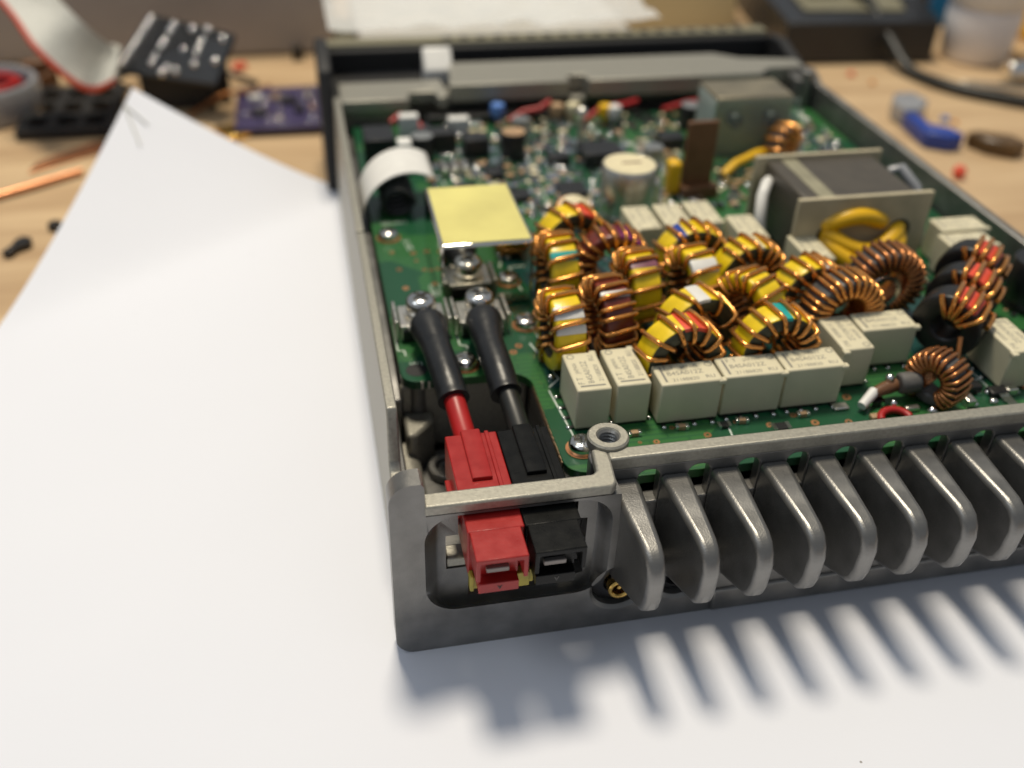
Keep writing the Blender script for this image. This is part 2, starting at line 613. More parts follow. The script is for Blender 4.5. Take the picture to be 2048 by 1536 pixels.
def loop_fill(bm, loops, y):
    edges = []
    rings = []
    for lp in loops:
        vs_ = [bm.verts.new((x * S, y * S, z * S)) for x, z in lp]
        rings.append(vs_)
        edges += [bm.edges.new((vs_[i], vs_[(i + 1) % len(vs_)])) for i in range(len(vs_))]
    bmesh.ops.triangle_fill(bm, use_beauty=True, use_dissolve=False, edges=edges)
    return rings


def bridge(bm, ra, rb):
    n_ = len(ra)
    for i in range(n_):
        bm.faces.new((ra[i], ra[(i + 1) % n_], rb[(i + 1) % n_], rb[i]))


bm = bmesh.new()
outer = [(129.2, 0.0), (129.2, 11.0), (31.2, 11.0), (30.9, 26.0), (4.7, 26.0), (4.6, 31.0), (4.2, 31.6), (3.3, 31.6)] + arc(3.1, 28.5, 3.1, 95, 180, 6) + arc(2.9, 2.9, 2.9, 180, 270, 8)
rec_o = rrect(4.4, 30.1, 7.8, 25.6, 4.6, 9)
rec_m = rrect(5.3, 29.4, 7.0, 25.4, 4.2, 9)
rec_i = rrect(6.0, 28.9, 6.2, 25.3, 3.2, 9)
sock = [(32.3, 7.6, 4.5), (41.5, 7.4, 3.9)]
c1 = [arc(x, z, r, 0, 360, 32)[:-1] for x, z, r in sock]
ro = loop_fill(bm, [outer, rec_o, *c1], 0.0)
back_o = [bm.verts.new((v.co.x, 3.2 * S, v.co.z)) for v in ro[0]]
bridge(bm, ro[0], back_o)
rm = [bm.verts.new((x * S, 0.9 * S, z * S)) for x, z in rec_m]
bridge(bm, ro[1], rm)
ri = [bm.verts.new((x * S, 1.9 * S, z * S)) for x, z in rec_i]
bridge(bm, rm, ri)
ri2 = [bm.verts.new((x * S, 2.2 * S, z * S)) for x, z in rrect(6.5, 28.5, 6.7, 25.2, 2.9, 9)]
bridge(bm, ri, ri2)
hole = [(10.6, 8.0), (10.6, 13.7), (7.5, 13.7), (7.5, 20.0), (9.2, 20.0), (9.2, 25.0), (25.7, 25.0), (25.7, 20.3), (27.2, 20.2), (27.2, 9.6), (21.2, 8.0)]
hv = [bm.verts.new((x * S, 2.2 * S, z * S)) for x, z in hole]
ed = [bm.edges.get((ri2[i], ri2[(i + 1) % len(ri2)])) for i in range(len(ri2))]
ed += [bm.edges.new((hv[i], hv[(i + 1) % len(hv)])) for i in range(len(hv))]
bmesh.ops.triangle_fill(bm, use_beauty=True, edges=ed)
hb = [bm.verts.new((v.co.x, 4.6 * S, v.co.z)) for v in hv]
bridge(bm, hv, hb)
for q, (x, z, r) in enumerate(sock):
    rr_ = [bm.verts.new((px * S, 0.5 * S, pz * S)) for px, pz in arc(x, z, r - 0.5, 0, 360, 32)[:-1]]
    bridge(bm, ro[2 + q], rr_)
    r2_ = [bm.verts.new((v.co.x, 3.4 * S, v.co.z)) for v in rr_]
    bridge(bm, rr_, r2_)
bmesh.ops.recalc_face_normals(bm, faces=bm.faces)
me = bpy.data.meshes.new('rear_panel')
bm.to_mesh(me)
bm.free()
for p in me.polygons:
    p.use_smooth = True
me.set_sharp_from_angle(angle=math.radians(32))
me.materials.append(M['cast'])
rp_ = bpy.data.objects.new('rear_panel', me)
col.objects.link(rp_)
rp_.parent = radio
bv = rp_.modifiers.new('edge', 'BEVEL')
bv.width = 0.35 * S
bv.segments = 2
bv.limit_method = 'ANGLE'
bv.angle_limit = math.radians(50)
# small ledge in the left slot of the recess
b = MB()
b.box(7.6, 10.4, 2.2, 5.0, 13.9, 15.6)
rbuild(b, 'recess_ledge', 'cast_top', bevel=0.3)
b = MB()
b.box(25.0, 28.0, 4.75, 5.3, 6.9, 22)
rbuild(b, 'slot_shade_sheet', 'black_matte')  # black sheet added behind the right slot to keep it dark
# ledge line along the lower panel
b = MB()
b.box(47, 129, -0.5, 1.0, 0.15, 4.6)
rbuild(b, 'lower_lip', 'cast', bevel=0.4)

# bar above the connectors and the rail that carries the fins
b = MB()
b.prism([(4.55, -0.2), (29.5, -0.2), (30.2, 0.6), (30.7, 5.0), (30.7, 7.6), (28.6, 7.6), (28.1, 3.2), (27.4, 2.6), (6.2, 2.6), (4.55, 2.6)], 26.1, HT, 'z')
rbuild(b, 'connector_bar', 'cast_top', bevel=0.35, seg=3)
b = MB()
b.prism([(0.1, 17.5), (0.1, 28.6), (1.0, 30.4), (2.4, 31.3), (4.5, 31.5), (4.5, 26), (4.5, 17.5)], 0.4, 3.6, 'y')
rbuild(b, 'corner_ear', 'cast_top', bevel=0.4, seg=3)

nf = 13
wall = [(30.6, HT - 2.2), (30.6, HT), (129.2, HT), (129.2, 4)]
low = [(129.2, 4), (30.6, 4)]
# wall with arched openings between the fins
pl = [(129.2, HT)]
b = MB()
b.prism([(30.6, 25.6), (129.2, 25.6), (129.2, HT), (30.6, HT)], 5.0, 7.3, 'y')
rbuild(b, 'top_rail', 'cast_top', bevel=0.3)
poly = []
for i in range(nf - 1):
    x0 = FIN0 + FINP * i + 2.1
    x1 = FIN0 + FINP * (i + 1) - 2.1
    poly += [(x0, 18.8)] + arc(x0 + 1.3, 23.6, 1.3, 180, 90, 4) + arc(x1 - 1.3, 23.6, 1.3, 90, 0, 4) + [(x1, 18.8)]
b = MB()
pts = [(30.7, 9)] + [(30.7, 18.8)]
# upper web, one strip with scalloped lower edge
up = [(30.7, 25.7)] + [(30.7, 18.8)] + poly + [(129.1, 18.8), (129.1, 25.7)]
b.prism(up[::-1], 5.15, 7.15, 'y')
b.prism([(30.7, 2.5), (129.1, 2.5), (129.1, 18.9), (30.7, 18.9)], 5.2, 7.6, 'y')
rbuild(b, 'rear_wall', 'cast', bevel=0.2)
b = MB()
b.prism([(0.6, 8.0), (5.4, 10.6), (5.4, 11.4), (0.6, 10.95)], 31.2, 129, 'x')
rbuild(b, 'lower_shelf', 'cast')

# cooling fins
fp = [(5.3, 24.0), (-7.6, 23.7), (-9.3, 23.2), (-10.5, 22.0), (-11.1, 20.2), (-10.9, 16.2), (-10.3, 14.2), (-9.2, 13.0), (-7.8, 12.5), (0.2, 9.2), (5.3, 7.6)]
bfin = MB()
n = len(fp)
th = lambda y: 1.2 + (y + 11) / 16.3 * 0.95
vs = [(-th(y), y, z) for y, z in fp] + [(th(y), y, z) for y, z in fp]
bfin.add(vs, [(i, (i + 1) % n, n + (i + 1) % n, n + i) for i in range(n)] + [tuple(range(n))[::-1], tuple(range(n, 2 * n))])
fin0 = rbuild(bfin, 'cooling_fin', 'cast', bevel=0.8, seg=4, smooth=30)
for i in range(nf):
    o = fin0 if i == 0 else fin0.copy()
    if i:
        col.objects.link(o)
        o.parent = radio
    o.location = ((FIN0 + FINP * i) * S, 0, 0)

# threaded boss
b = MB()
b.lathe([(2.3, 2.6), (2.5, 26.5), (2.95, 26.9), (2.95, 28.2), (2.7, 28.45), (1.75, 28.45), (1.55, 28.2)], (31.5, 9.4, 0), 32)
boss = rbuild(b, 'screw_boss', 'cast_top', smooth=35)
b = MB()
pr = []
for i in range(16):
    pr += [(1.6, 28.2 - i * 0.6), (1.25, 28.2 - i * 0.6 - 0.3)]
pr += [(1.25, 18.4), (0, 18.3)]
b.lathe(pr, (31.5, 9.4, 0), 24)
b.build('thread', 'cast', boss, smooth=10)
b = MB()
b.prism([(28.3, 6.0), (30.9, 6.0), (31, 8.0), (29.2, 9.6), (28.3, 7.8)], 12, 26.6, 'z')
rbuild(b, 'boss_web', 'cast', bevel=0.3)

# sockets in the lower panel
for q, (x, z, r) in enumerate(sock):
    j = empty('coaxial_jack', (x, 0, z), 0, radio)
    mrot = Matrix.Rotation(PI / 2, 3, 'X')
    b = MB()
    b.lathe([(0, -3.0), (r - 0.55, -3.0), (r - 0.55, -1.6), (r - 1.6, -1.2), (2.1, -1.2), (2.1, -2.2), (0, -2.2)], (0, 0, 0), 32, mrot)
    b.build('insulator', 'black', j)
    if q == 0:
        b = MB()
        b.lathe([(1.15, -2), (1.15, 0.25), (1.3, 0.45), (1.6, 0.45), (1.75, 0.25), (1.75, -2)], (0, 0, 0), 32, mrot)
        b.build('sleeve', 'gold', j, smooth=30)
        b = MB()
        b.lathe([(0, 0.0), (0.3, 0.0), (0.35, -2)], (0, 0, 0), 12, mrot)
        b.build('centre_pin', 'gold', j)

# front casting and black front panel frame
b = MB()
b.prism([(3.4, 145.4), (20, 145.4), (20.2, 150.5), (27, 150.5), (27.3, 146.2), (29.6, 146.2), (30.4, 150), (29.4, 159), (3.4, 159)], HT - 3, HT, 'z')
b.box(3.4, 127.3, 158.2, 160.2, 0.5, 25)
b.box(3.5, 20, 148, 150, 14, 25.2)
rbuild(b, 'front_wall', 'cast_top', bevel=0.35)
b = MB()
b.prism([(30.2, 147.6), (61, 147.2), (61.2, 151.5), (66, 151.5), (66.3, 147.2), (113, 147), (117, 151), (127.2, 151), (127.2, 157), (112, 160), (106, 164.5), (33, 164.8)], 25.6, 30.1, 'z')
b.box(62, 65.5, 147.4, 151.4, 22, 25.5)
rbuild(b, 'front_ledge', 'cast_top', bevel=0.3)
b = MB()
b.prism([(150.4, 22.5), (152, 22.5), (152, 25.5), (149.8, 25.5)], 31, 108, 'x')
b.prism([(153.5, 1), (155, 1), (155, 25.5), (153.5, 25.5)], 30.5, 127, 'x')
rbuild(b, 'front_inner_wall', 'cast', bevel=0.2)  # darker metal than the ledge: shade below it put into the colour
b = MB()
b.box(122, 126.9, 144, 150, 0.5, 29)
b.tube([(125.5, 145.5, 1), (125.5, 145.5, 31)], 2.1, 16)
rbuild(b, 'corner_post', 'cast', bevel=0.4)
b = MB()
b.prism([(154, 0.2), (180, 0.2), (180, 33), (172, 34.5), (160, 34.5), (154, 32.5)], -1.4, 2.0, 'x')
b.prism([(160.5, 0.3), (180, 0.3), (180, 30), (177.5, 30), (177.5, 23.5), (160.5, 23.5)], 2.0, 128.5, 'x')
b.prism([(150.5, 0.2), (180, 0.2), (180, 30), (172, 31), (160, 28), (150.5, 27)], 128.6, 131.5, 'x')
fpn = rbuild(b, 'front_panel', 'black_matte', bevel=0.6)
b = MB()
b.box(1.5, 129, 180.1, 185.5, 0.4, 31)
vent = b.build('vent_strip', 'olive_strip', fpn, bevel=0.5)
b = MB()
slot = None
for i in range(19):
    x = 35 + i * 4.75
    bb = MB()
    bb.box(-1.2, 1.2, 181.0, 184.0, 30.4, 31.05)
    o = bb.build('vent_slot', 'black_matte', fpn) if slot is None else slot.copy()
    if slot is None:
        slot = o
    else:
        col.objects.link(o)
        o.parent = fpn
    o.location = (x * S, 0, 0)
b = MB()
b.prism([(165.0, 24), (165.0, 28), (169.5, 32.6), (170.6, 32.6), (170.6, 24)], 26.4, 34.0, 'x')
rbuild(b, 'white_tab', 'white', bevel=0.6)

# circuit board
pcbo = [(9, 36.0), (22.0, 36.0)] + arc(22.4, 32.2, 3.8, 90, 5, 6) + [(26.3, 14.0)] + arc(29.4, 13.2, 3.1, 180, 262, 6) + [(30.0, 9.6), (33.8, 9.4), (34.4, 8.0), (126.6, 8.0), (126.6, 146), (5.6, 146), (5.6, 39)] + arc(8.2, 38.6, 2.6, 180, 270, 5)[1:]
b = MB()
b.prism(pcbo, ZP - 1.6, ZP, 'z')
board = rbuild(b, 'circuit_board', 'pcb', bevel=0.12)
b = MB()
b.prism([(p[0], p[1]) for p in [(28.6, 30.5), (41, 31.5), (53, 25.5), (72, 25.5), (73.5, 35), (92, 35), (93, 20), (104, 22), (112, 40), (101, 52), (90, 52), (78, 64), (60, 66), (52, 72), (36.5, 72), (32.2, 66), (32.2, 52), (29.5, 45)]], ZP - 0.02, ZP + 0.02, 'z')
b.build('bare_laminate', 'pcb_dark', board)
# frayed tan edge of the board
b = MB()
for i in range(30):
    t = i / 29
    y = 32 - 19 * t
    b.box(26.18, 26.3, y, y + 0.55, ZP - 1.5, ZP - 0.1 - 0.3 * random.random())
tag(b.build('board_edge_fibres', 'tan', board), kind='stuff')
b = MB()
for i in range(4):
    b.box(8.6 + i * 1.1, 9.0 + i * 1.1, 35.9, 36.1, ZP - 1.6, ZP - 0.1)
tag(b.build('edge_contacts', 'tin', board), kind='stuff')


def silk_line(b, pts, w_=0.25, z=ZP + 0.03):
    for (x0, y0), (x1, y1) in zip(pts[:-1], pts[1:]):
        d = Vector((x1 - x0, y1 - y0))
        nn = Vector((-d.y, d.x)).normalized() * w_ / 2
        b.add([(x0 + nn.x, y0 + nn.y, z), (x1 + nn.x, y1 + nn.y, z), (x1 - nn.x, y1 - nn.y, z), (x0 - nn.x, y0 - nn.y, z)], [(0, 1, 2, 3)])


b = MB()
for L_ in [[(6.0, 53.5), (5.9, 45.2), (7.0, 45.1), (7.0, 43.6)], [(16.4, 52), (16.4, 45.2), (17.5, 45), (17.5, 44)], [(28.3, 30.2), (29.3, 18.2), (34, 18.2)],
           [(28.2, 44), (30.6, 33), (28.5, 31)], [(53.0, 14.0), (53.4, 18)], [(30.5, 53), (30, 44), (33, 44)], [(93.5, 21.0), (99.5, 21.6)],
           [(99.3, 28.5), (99.5, 17.4), (104, 17.2)], [(92.8, 20.5), (97.7, 29.5)], [(36, 95), (44, 95), (44, 104)], [(66, 125), (84, 125), (84, 118)]]:
    silk_line(b, L_)
tag(b.build('silkscreen', 'silk', board, smooth=0, fix=False), kind='stuff')
for body, s_, x, y, rz in [('W1', 1.6, 7.3, 40.4, 0), ('+', 1.5, 10.2, 41, 0), ('J1 DC', 1.7, 11.2, 84, -1.45), ('+13.8V', 1.5, 13.6, 66, -1.45), ('R8', 1.5, 25.5, 53.5, 0), ('RELAY1', 1.6, 7.6, 91.5, 0),
                           ('K17', 1.4, 94.5, 19.8, 0), ('C8', 1.6, 100.6, 16.4, 0), ('L4', 1.2, 53.6, 13.6, 0), ('B1', 1.4, 25.6, 56, 0), ('88', 5.0, 48.5, 135, 0.1)] + [(random.choice('RCLQD') + str(random.randint(10, 98)), 1.5, random.uniform(24, 116), random.uniform(88, 140), random.choice((0, PI / 2))) for _ in range(36)]:
    text(body, s_, (x, y, ZP + 0.03), board, 'silk', rz)

# copper vias and test pads
b = MB()
pads = [(8.5, 79.5, .55), (12.6, 78.6, .6), (15.2, 79, .5), (9.2, 72.6, .55), (12.8, 75.5, .4), (13.9, 71.8, .45), (15.2, 71.5, .45), (9.6, 65.5, .6), (15.1, 66.3, .55), (26.2, 43.5, .65), (24.9, 41.8, .65), (27.3, 57.6, .45),
        (49.4, 15.2, .6), (59.8, 15.9, .6), (67.0, 15.3, .65), (72.3, 14.6, .6), (41.2, 14.9, .5), (44.6, 17.8, .4), (54.8, 17.5, .4), (64.4, 17.6, .5), (38.7, 15.2, .3), (75, 20.6, .7), (106, 25, .7), (108.5, 22.4, .6),
        (110, 33, .7), (113, 38, .6), (116, 46, .6), (105, 14, .6), (98, 12.5, .6), (90, 11.5, .5), (82.5, 12, .5), (118, 52, .6), (121, 60, .6)]
for x, y, r in pads:
    b.lathe([(r * 0.45, 0.005), (r * 0.45, 0.06), (r, 0.06), (r * 1.06, 0.0)], (x, y, ZP), 12)
tag(b.build('copper_pads', 'bare_copper', board), kind='stuff')


# screws -------------------------------------------------------------
def screw_head_mesh(r, hgt, m):
    b = MB()
    b.lathe([(0, -0.1), (r * 0.97, -0.1), (r, 0.08), (r, hgt * 0.55), (r * 0.95, hgt * 0.75), (r * 0.8, hgt * 0.92), (r * 0.5, hgt), (0, hgt * 1.02)], (0, 0, 0), 36)
    o = b.build('head', m, None, smooth=50)
    c = MB()
    c.box(-r * 0.62, r * 0.62, -r * 0.17, r * 0.17, hgt * 0.45, hgt * 2)
    c.box(-r * 0.17, r * 0.17, -r * 0.62, r * 0.62, hgt * 0.47, hgt * 2.1)
    c.lathe([(0, hgt * 0.2), (r * 0.25, hgt * 0.5), (r * 0.3, hgt * 2.2), (0, hgt * 2.2)], (0, 0, 0), 12)
    k = c.build('cutter', m, None, smooth=0)
    md = o.modifiers.new('cut', 'BOOLEAN')
    md.operation = 'DIFFERENCE'
    md.solver = 'EXACT'
    md.use_self = True
    md.object = k
    dg = bpy.context.evaluated_depsgraph_get()
    me = bpy.data.meshes.new_from_object(o.evaluated_get(dg))
    me.name = 'head'
    bpy.data.objects.remove(o)
    bpy.data.objects.remove(k)
    me.set_sharp_from_angle(angle=math.radians(35))
    return me


HEADS = {}


def screw_head(r, hgt, m, parent, name='head', z=0.0, rz=0.0):
    key = (r, hgt, m)
    if key not in HEADS:
        HEADS[key] = screw_head_mesh(r, hgt, m)
    o = bpy.data.objects.new(name, HEADS[key])
    col.objects.link(o)
    o.parent = parent
    o.location = (0, 0, z * S)
    o.rotation_euler = (0, 0, rz)
    return o


def screw(x, y, z, r, hgt, m, name='pan_head_screw', parent=radio, washer=None):
    e = empty(name, (x, y, z), random.random() * 3, parent)
    screw_head(r, hgt, m, e)
    if washer:
        b = MB()
        b.lathe([(r * 0.5, -0.05), (washer[0], -0.05), (washer[0], 0.04), (r * 0.5, 0.04)], (0, 0, 0), 28)
        b.build('washer', washer[1], e)
    return e


for x, y in [(8.5, 85.6), (16.3, 39.2), (28.7, 49.6), (106.4, 19.8), (29.7, 15.2)]:
    screw(x, y, ZP + 0.12, 2.0, 1.7, 'steel', washer=(2.4, 'bare_copper'))
screw(8.3, 39.2, ZP - 1.4, 1.6, 1.2, 'steel')
b = MB()
b.lathe([(0, 0.03), (1.75, 0.03), (1.75, 0.01)], (8.3, 39.2, ZP), 24)
b.build('mounting_hole', 'black_matte', board)

# power terminals
for (x, y) in [(10.7, 51.3), (20.8, 51.1)]:
    t = empty('power_terminal', (x, y, ZP), 0, radio)
    b = MB()
    b.box(-3.6, 3.6, -3.9, 3.4, 0.2, 2.5)
    b.build('base', 'black', t, bevel=0.2)
    b = MB()
    b.prism([(-3.9, 0.3), (-3.4, 0.3), (-3.4, 2.5), (3.4, 2.5), (3.4, 0.3), (3.9, 0.3), (3.9, 3.1), (-3.9, 3.1)], -3.6, 3.2, 'y')
    b.box(-2.6, -0.8, -4.6, -3.6, 2.5, 3.1)
    b.build('clamp_plate', 'tin', t, bevel=0.12)
    for sx in (-1, 1):
        b = MB()
        b.box(sx * 4.5 - 0.3, sx * 4.5 + 0.3, -3.2, 3.6, 0.1, 3.9)
        b.build('side_wing', 'tin', t, bevel=0.12)
    b = MB()
    b.lathe([(0, 3.1), (3.0, 3.1), (3.0, 3.55), (2.4, 3.6), (2.4, 4.0), (0, 4.0)], (0, 0, 0), 28)
    b.build('spring_washer', 'steel', t)
    screw_head(2.6, 2.7, 'steel', t, 'screw_head', 4.0, 0.6 + 0.5 * random.random())

# shield can with yellow top
can = empty('shield_can', (0, 0, 0), 0, radio)
b = MB()
b.prism([(15.0, 57.2), (31.6, 57.2), (31.6, 81.0), (15.3, 81.0)], ZP + 0.1, 33.95, 'z')
b.build('can_body', 'mirror', can, bevel=0.55, seg=3)
b = MB()
b.prism([(15.6, 57.8), (31.0, 57.8), (31.0, 80.4), (15.9, 80.4)], 33.96, 34.02, 'z')
b.build('yellow_cover', 'yellow_film', can)


# relays ---------------------------------------------------------------
RW, RL, RH = 5.3, 9.75, 7.55


def relay_meshes():
    b = MB()
    b.box(-RL / 2, RL / 2, -RW / 2, RW / 2, 0.35, RH)
    case = b.build('case', 'relay', None, bevel=0.28, seg=2)
    b = MB()
    b.box(RL / 2 - 0.75, RL / 2 + 0.55, -RW / 2 - 0.12, -RW / 2 + 0.95, RH - 0.95, RH - 0.12)
    tab = b.build('moulded_tab', 'relay', None, bevel=0.2)
    b = MB()
    for x in (-3.9, -1.5, 1.0, 3.9):
        for y in (-1, 1):
            b.box(x - 0.3, x + 0.3, y * (RW / 2 + 0.3) - 0.35, y * (RW / 2 + 0.3) + 0.35, -0.0, 0.25)
    b.box(-RL / 2 + 0.2, RL / 2 - 0.2, -RW / 2 + 0.2, RW / 2 - 0.2, 0.02, 0.4)
    pins = b.build('pin_row', 'black', None)
    b = MB()
    b.box(-RL / 2 + 0.85, -RL / 2 + 1.2, -1.9, 1.9, RH + 0.005, RH + 0.02)
    bar = b.build('orientation_bar', 'ink', None, smooth=0)
    T = []
    for body, s_, x, y in [('F T', 1.35, -3.4, 1.15), ('JAPAN', 0.95, -0.6, 1.2), ('B4SA012Z', 1.35, -3.3, -0.4), ('2118B820', 1.05, -2.9, -1.95), ('RU', 1.2, 2.4, -1.85)]:
        T.append(text(body, s_, (x, y, RH + 0.012), None, 'ink'))
    b = MB()
    b.lathe([(0.45, 0), (0.6, 0), (0.6, 0.01), (0.45, 0.01)], (3.9, 1.6, RH + 0.01), 16)
    ring = b.build('approval_mark', 'ink', None)
    return [case, tab, pins, bar, ring] + T


proto_relay = None
rel = [(32.35, 24.2, 90, 1), (38.55, 24.5, 90, 1), (47.3, 21.3, 0, 1), (57.5, 21.6, 0, 1), (67.6, 21.8, 0, 1), (76.7, 27.9, -90, 1), (84.8, 30.4, 0, 1),
       (56.4, 72.7, -90, 1), (62.8, 72.9, -90, 1), (69.2, 73.2, -90, 1), (75.6, 66.0, -90, 0), (84.2, 56.3, -90, 0), (117.6, 61.0, 0, 0), (115.6, 54.6, 0, 0), (103.2, 22.9, -90, 1)]
proto_relay = relay_meshes()
for i, (x, y, a, t_) in enumerate(rel):
    e = empty('relay', (x, y, ZP + 0.02), math.radians(a + random.uniform(-0.6, 0.6)), radio)
    for o in proto_relay:
        c = o if i == 0 else o.copy()
        if i:
            col.objects.link(c)
        c.parent = e


# toroids -------------------------------------------------------------
def toroid(x, y, phi, core='core_yellow', wire='copper', turns=14, cover=300, start=None, mark=None, marks=(), OD=12.7, ID=7.6, H=4.8, zc=28.3, wr=0.39, tilt=0.0, leads=True, label=None):
    """stands on its rim; axis turned phi degrees from +x; angle 0 = top, measured round the ring"""
    e = empty('toroid_inductor', (x, y, zc), 0, radio)
    e.rotation_euler = (math.radians(tilt), 0, math.radians(phi))
    e.rotation_mode = 'XYZ'
    if label:
        e['label'] = label
    # local: axis = X, ring in YZ
    mloc = Matrix.Rotation(PI / 2, 3, 'Y')
    ro, ri, h = OD / 2, ID / 2, H / 2
    c = 0.45
    prof = [(ri, -h + c), (ri + c * .3, -h + c * .3), (ri + c, -h), (ro - c, -h), (ro - c * .3, -h + c * .3), (ro, -h + c), (ro, h - c), (ro - c * .3, h - c * .3), (ro - c, h), (ri + c, h), (ri + c * .3, h - c * .3), (ri, h - c), (ri, -h + c)]
    b = MB()
    b.lathe(prof, (0, 0, 0), 48, mloc)
    bmc = b.build('core', core, e, smooth=60)
    if core == 'core_yellow':          # these cores are painted yellow on the rim and one face, the other face is bare
        bmc.data.materials.append(M['core_bare'])
        for p in bmc.data.polygons:
            r2 = (p.center.y ** 2 + p.center.z ** 2) ** 0.5
            if p.normal.x > 0.4 or r2 < (ri + 0.5) * S:
                p.material_index = 1
    if core == 'core_yellow':
        turns = max(7, round(turns * 0.88))
    # winding: one helix round the ring section
    g = wr + 0.03
    sec = [(ro + g, -h * 0.55), (ro + g, 0), (ro + g, h * 0.55), (ro + g * .7, h + g * .4), (ro - 0.5, h + g), ((ro + ri) / 2, h + g), (ri + 0.4, h + g), (ri - g * .7, h + g * .4),
           (ri - g, h * .4), (ri - g, -h * .4), (ri - g * .7, -h - g * .4), (ri + 0.4, -h - g), ((ro + ri) / 2, -h - g), (ro - 0.5, -h - g), (ro + g * .7, -h - g * .4)]
    ns = len(sec)
    a0 = -cover / 2 if start is None else start
    jit = [random.uniform(-0.18, 0.18) for _ in range(turns + 2)]
    pts = []
    for k in range(turns):
        for q, (r_, u) in enumerate(sec):
            f = k + jit[k] * (1 - q / ns) + jit[k + 1] * (q / ns) + q / ns
            a = math.radians(a0 + cover * f / turns)
            rr = r_ + random.uniform(-0.03, 0.05)
            pts.append((u, rr * math.sin(a), rr * math.cos(a)))
    # leads run down to the board
    a = math.radians(a0)
    lead = [(h * 0.3, (ro + g) * math.sin(a) * 1.05, ZP - zc + 0.0)]
    a = math.radians(a0 + cover)
    lead2 = [(-h * 0.3, (ro + g) * math.sin(a) * 1.05, ZP - zc + 0.0)]
    b = MB()
    b.tube(lead + pts + lead2 if leads else pts, wr, 8)
    b.build('winding', wire, e, smooth=60)
    for (m_, ma0, ma1) in marks:
        b = MB()
        q = 8
        rm_ = ro + 0.05
        vs, fs = [], []
        for i in range(q + 1):
            a = math.radians(ma0 + (ma1 - ma0) * i / q)
            for (r_, u) in ((rm_ - 0.6, -h - 0.04), (rm_ - 0.1, -h + 0.06), (rm_, -h + .4), (rm_, h - .4), (rm_ - 0.1, h - 0.06), (rm_ - 0.6, h + 0.04)):
                vs.append((u, r_ * math.sin(a), r_ * math.cos(a)))
        for i in range(q):
            for j in range(5):
                fs.append((i * 6 + j, i * 6 + j + 1, i * 6 + 7 + j, i * 6 + 6 + j))
        b.add(vs, fs)
        b.build('paint_mark', m_, e, smooth=60, fix=False)
    return e


# ring angle: with phi near 0 the camera side (-y) is at about -90, so the front rim spans about -130..20
TD = 'toroid_inductor'
toroid(40.6, 66.8, -80, marks=[('red_mark', 2, 34)], turns=11, cover=285, label='yellow toroid with a red mark behind the teal-marked one')
toroid(35.5, 55.8, 2, marks=[('teal_mark', -46, -30)], turns=13, cover=270, start=-118, label='yellow toroid with a teal mark beside the yellow-topped can')
toroid(45.9, 57.5, -94, core='core_red', marks=[('purple_mark', 8, 26), ('purple_mark', 30, 48)], turns=17, cover=320, label='red-brown toroid with a purple mark')
toroid(47.6, 47.9, 2, marks=[('violet_mark', -28, -14)], turns=13, cover=270, start=-115, label='yellow toroid with a violet-brown mark')
toroid(31.5, 36.8, 3, marks=[('white_mark', -42, -22), ('white_mark', -64, -52)], turns=13, cover=275, start=-104, label='yellow toroid with white marks nearest the cable bay')
toroid(39.9, 39.6, 6, core='core_red', marks=[('white_mark', -30, -18)], turns=18, cover=320, start=-150, label='red-brown toroid standing behind two upright relays')
toroid(60.7, 57.0, -88, marks=[('blue', -38, -20)], turns=12, cover=280, label='yellow toroid with a blue mark')
toroid(57.8, 47.8, 6, marks=[('white_mark', -44, -20)], turns=11, cover=270, start=-95, label='yellow toroid with one broad white mark')
toroid(68.6, 49.8, -84, marks=[('cream', 4, 14), ('cream', 22, 30)], turns=15, cover=250, start=-40, label='yellow toroid with cream marks and a bare side')
toroid(64.7, 38.4, 22, marks=[('teal_mark', 0, 9)], turns=17, cover=300, start=-100, label='yellow toroid turned to show its wound hole')
toroid(53.2, 34.6, -80, marks=[('white_mark', -12, 8)], turns=8, cover=300, wr=0.36, label='yellow toroid loosely wound with one white mark')
toroid(47.9, 27.0, -82, marks=[('red_mark', -8, 10), ('red_mark', 13, 32)], turns=14, cover=310, label='yellow toroid with two red marks behind the relay row')
toroid(64.0, 27.3, -88, marks=[('teal_mark', -4, 10)], turns=17, cover=320, label='yellow toroid with a bright teal mark behind the relay row')
toroid(76.0, 41.4, -82, marks=[('white_mark', 10, 24)], turns=17, cover=300, start=-120, label='yellow toroid with white-painted turns')
toroid(91.8, 43.4, -92, core='core_grey', wire='copper_dark', turns=27, cover=335, label='densely wound dark copper toroid beside the transformer')
toroid(79.8, 35.8, -86, core='core_grey', wire='copper', turns=26, cover=335, label='densely wound copper toroid behind the square relay pair')
for (x, y, lb) in [(108.4, 42.6, 'black toroid with red turns, farthest of three'), (102.2, 35.2, 'black toroid with red turns, middle of three'), (95.7, 28.2, 'black toroid with red turns, nearest of three')]:
    toroid(x, y, 40, core='core_black', wire='copper', turns=5, cover=92, start=-72, marks=[('red_mark', -44, -2)], OD=11.2, ID=4.4, H=5.2, zc=29.0, wr=0.46, leads=False, label=lb)
toroid(87.8, 17.4, 26, core='core_grey', wire='copper_dark', turns=20, cover=300, start=-150, OD=8.4, ID=4.6, H=3.6, zc=25.9, wr=0.36, label='small dark copper toroid close to the heat sink rail')

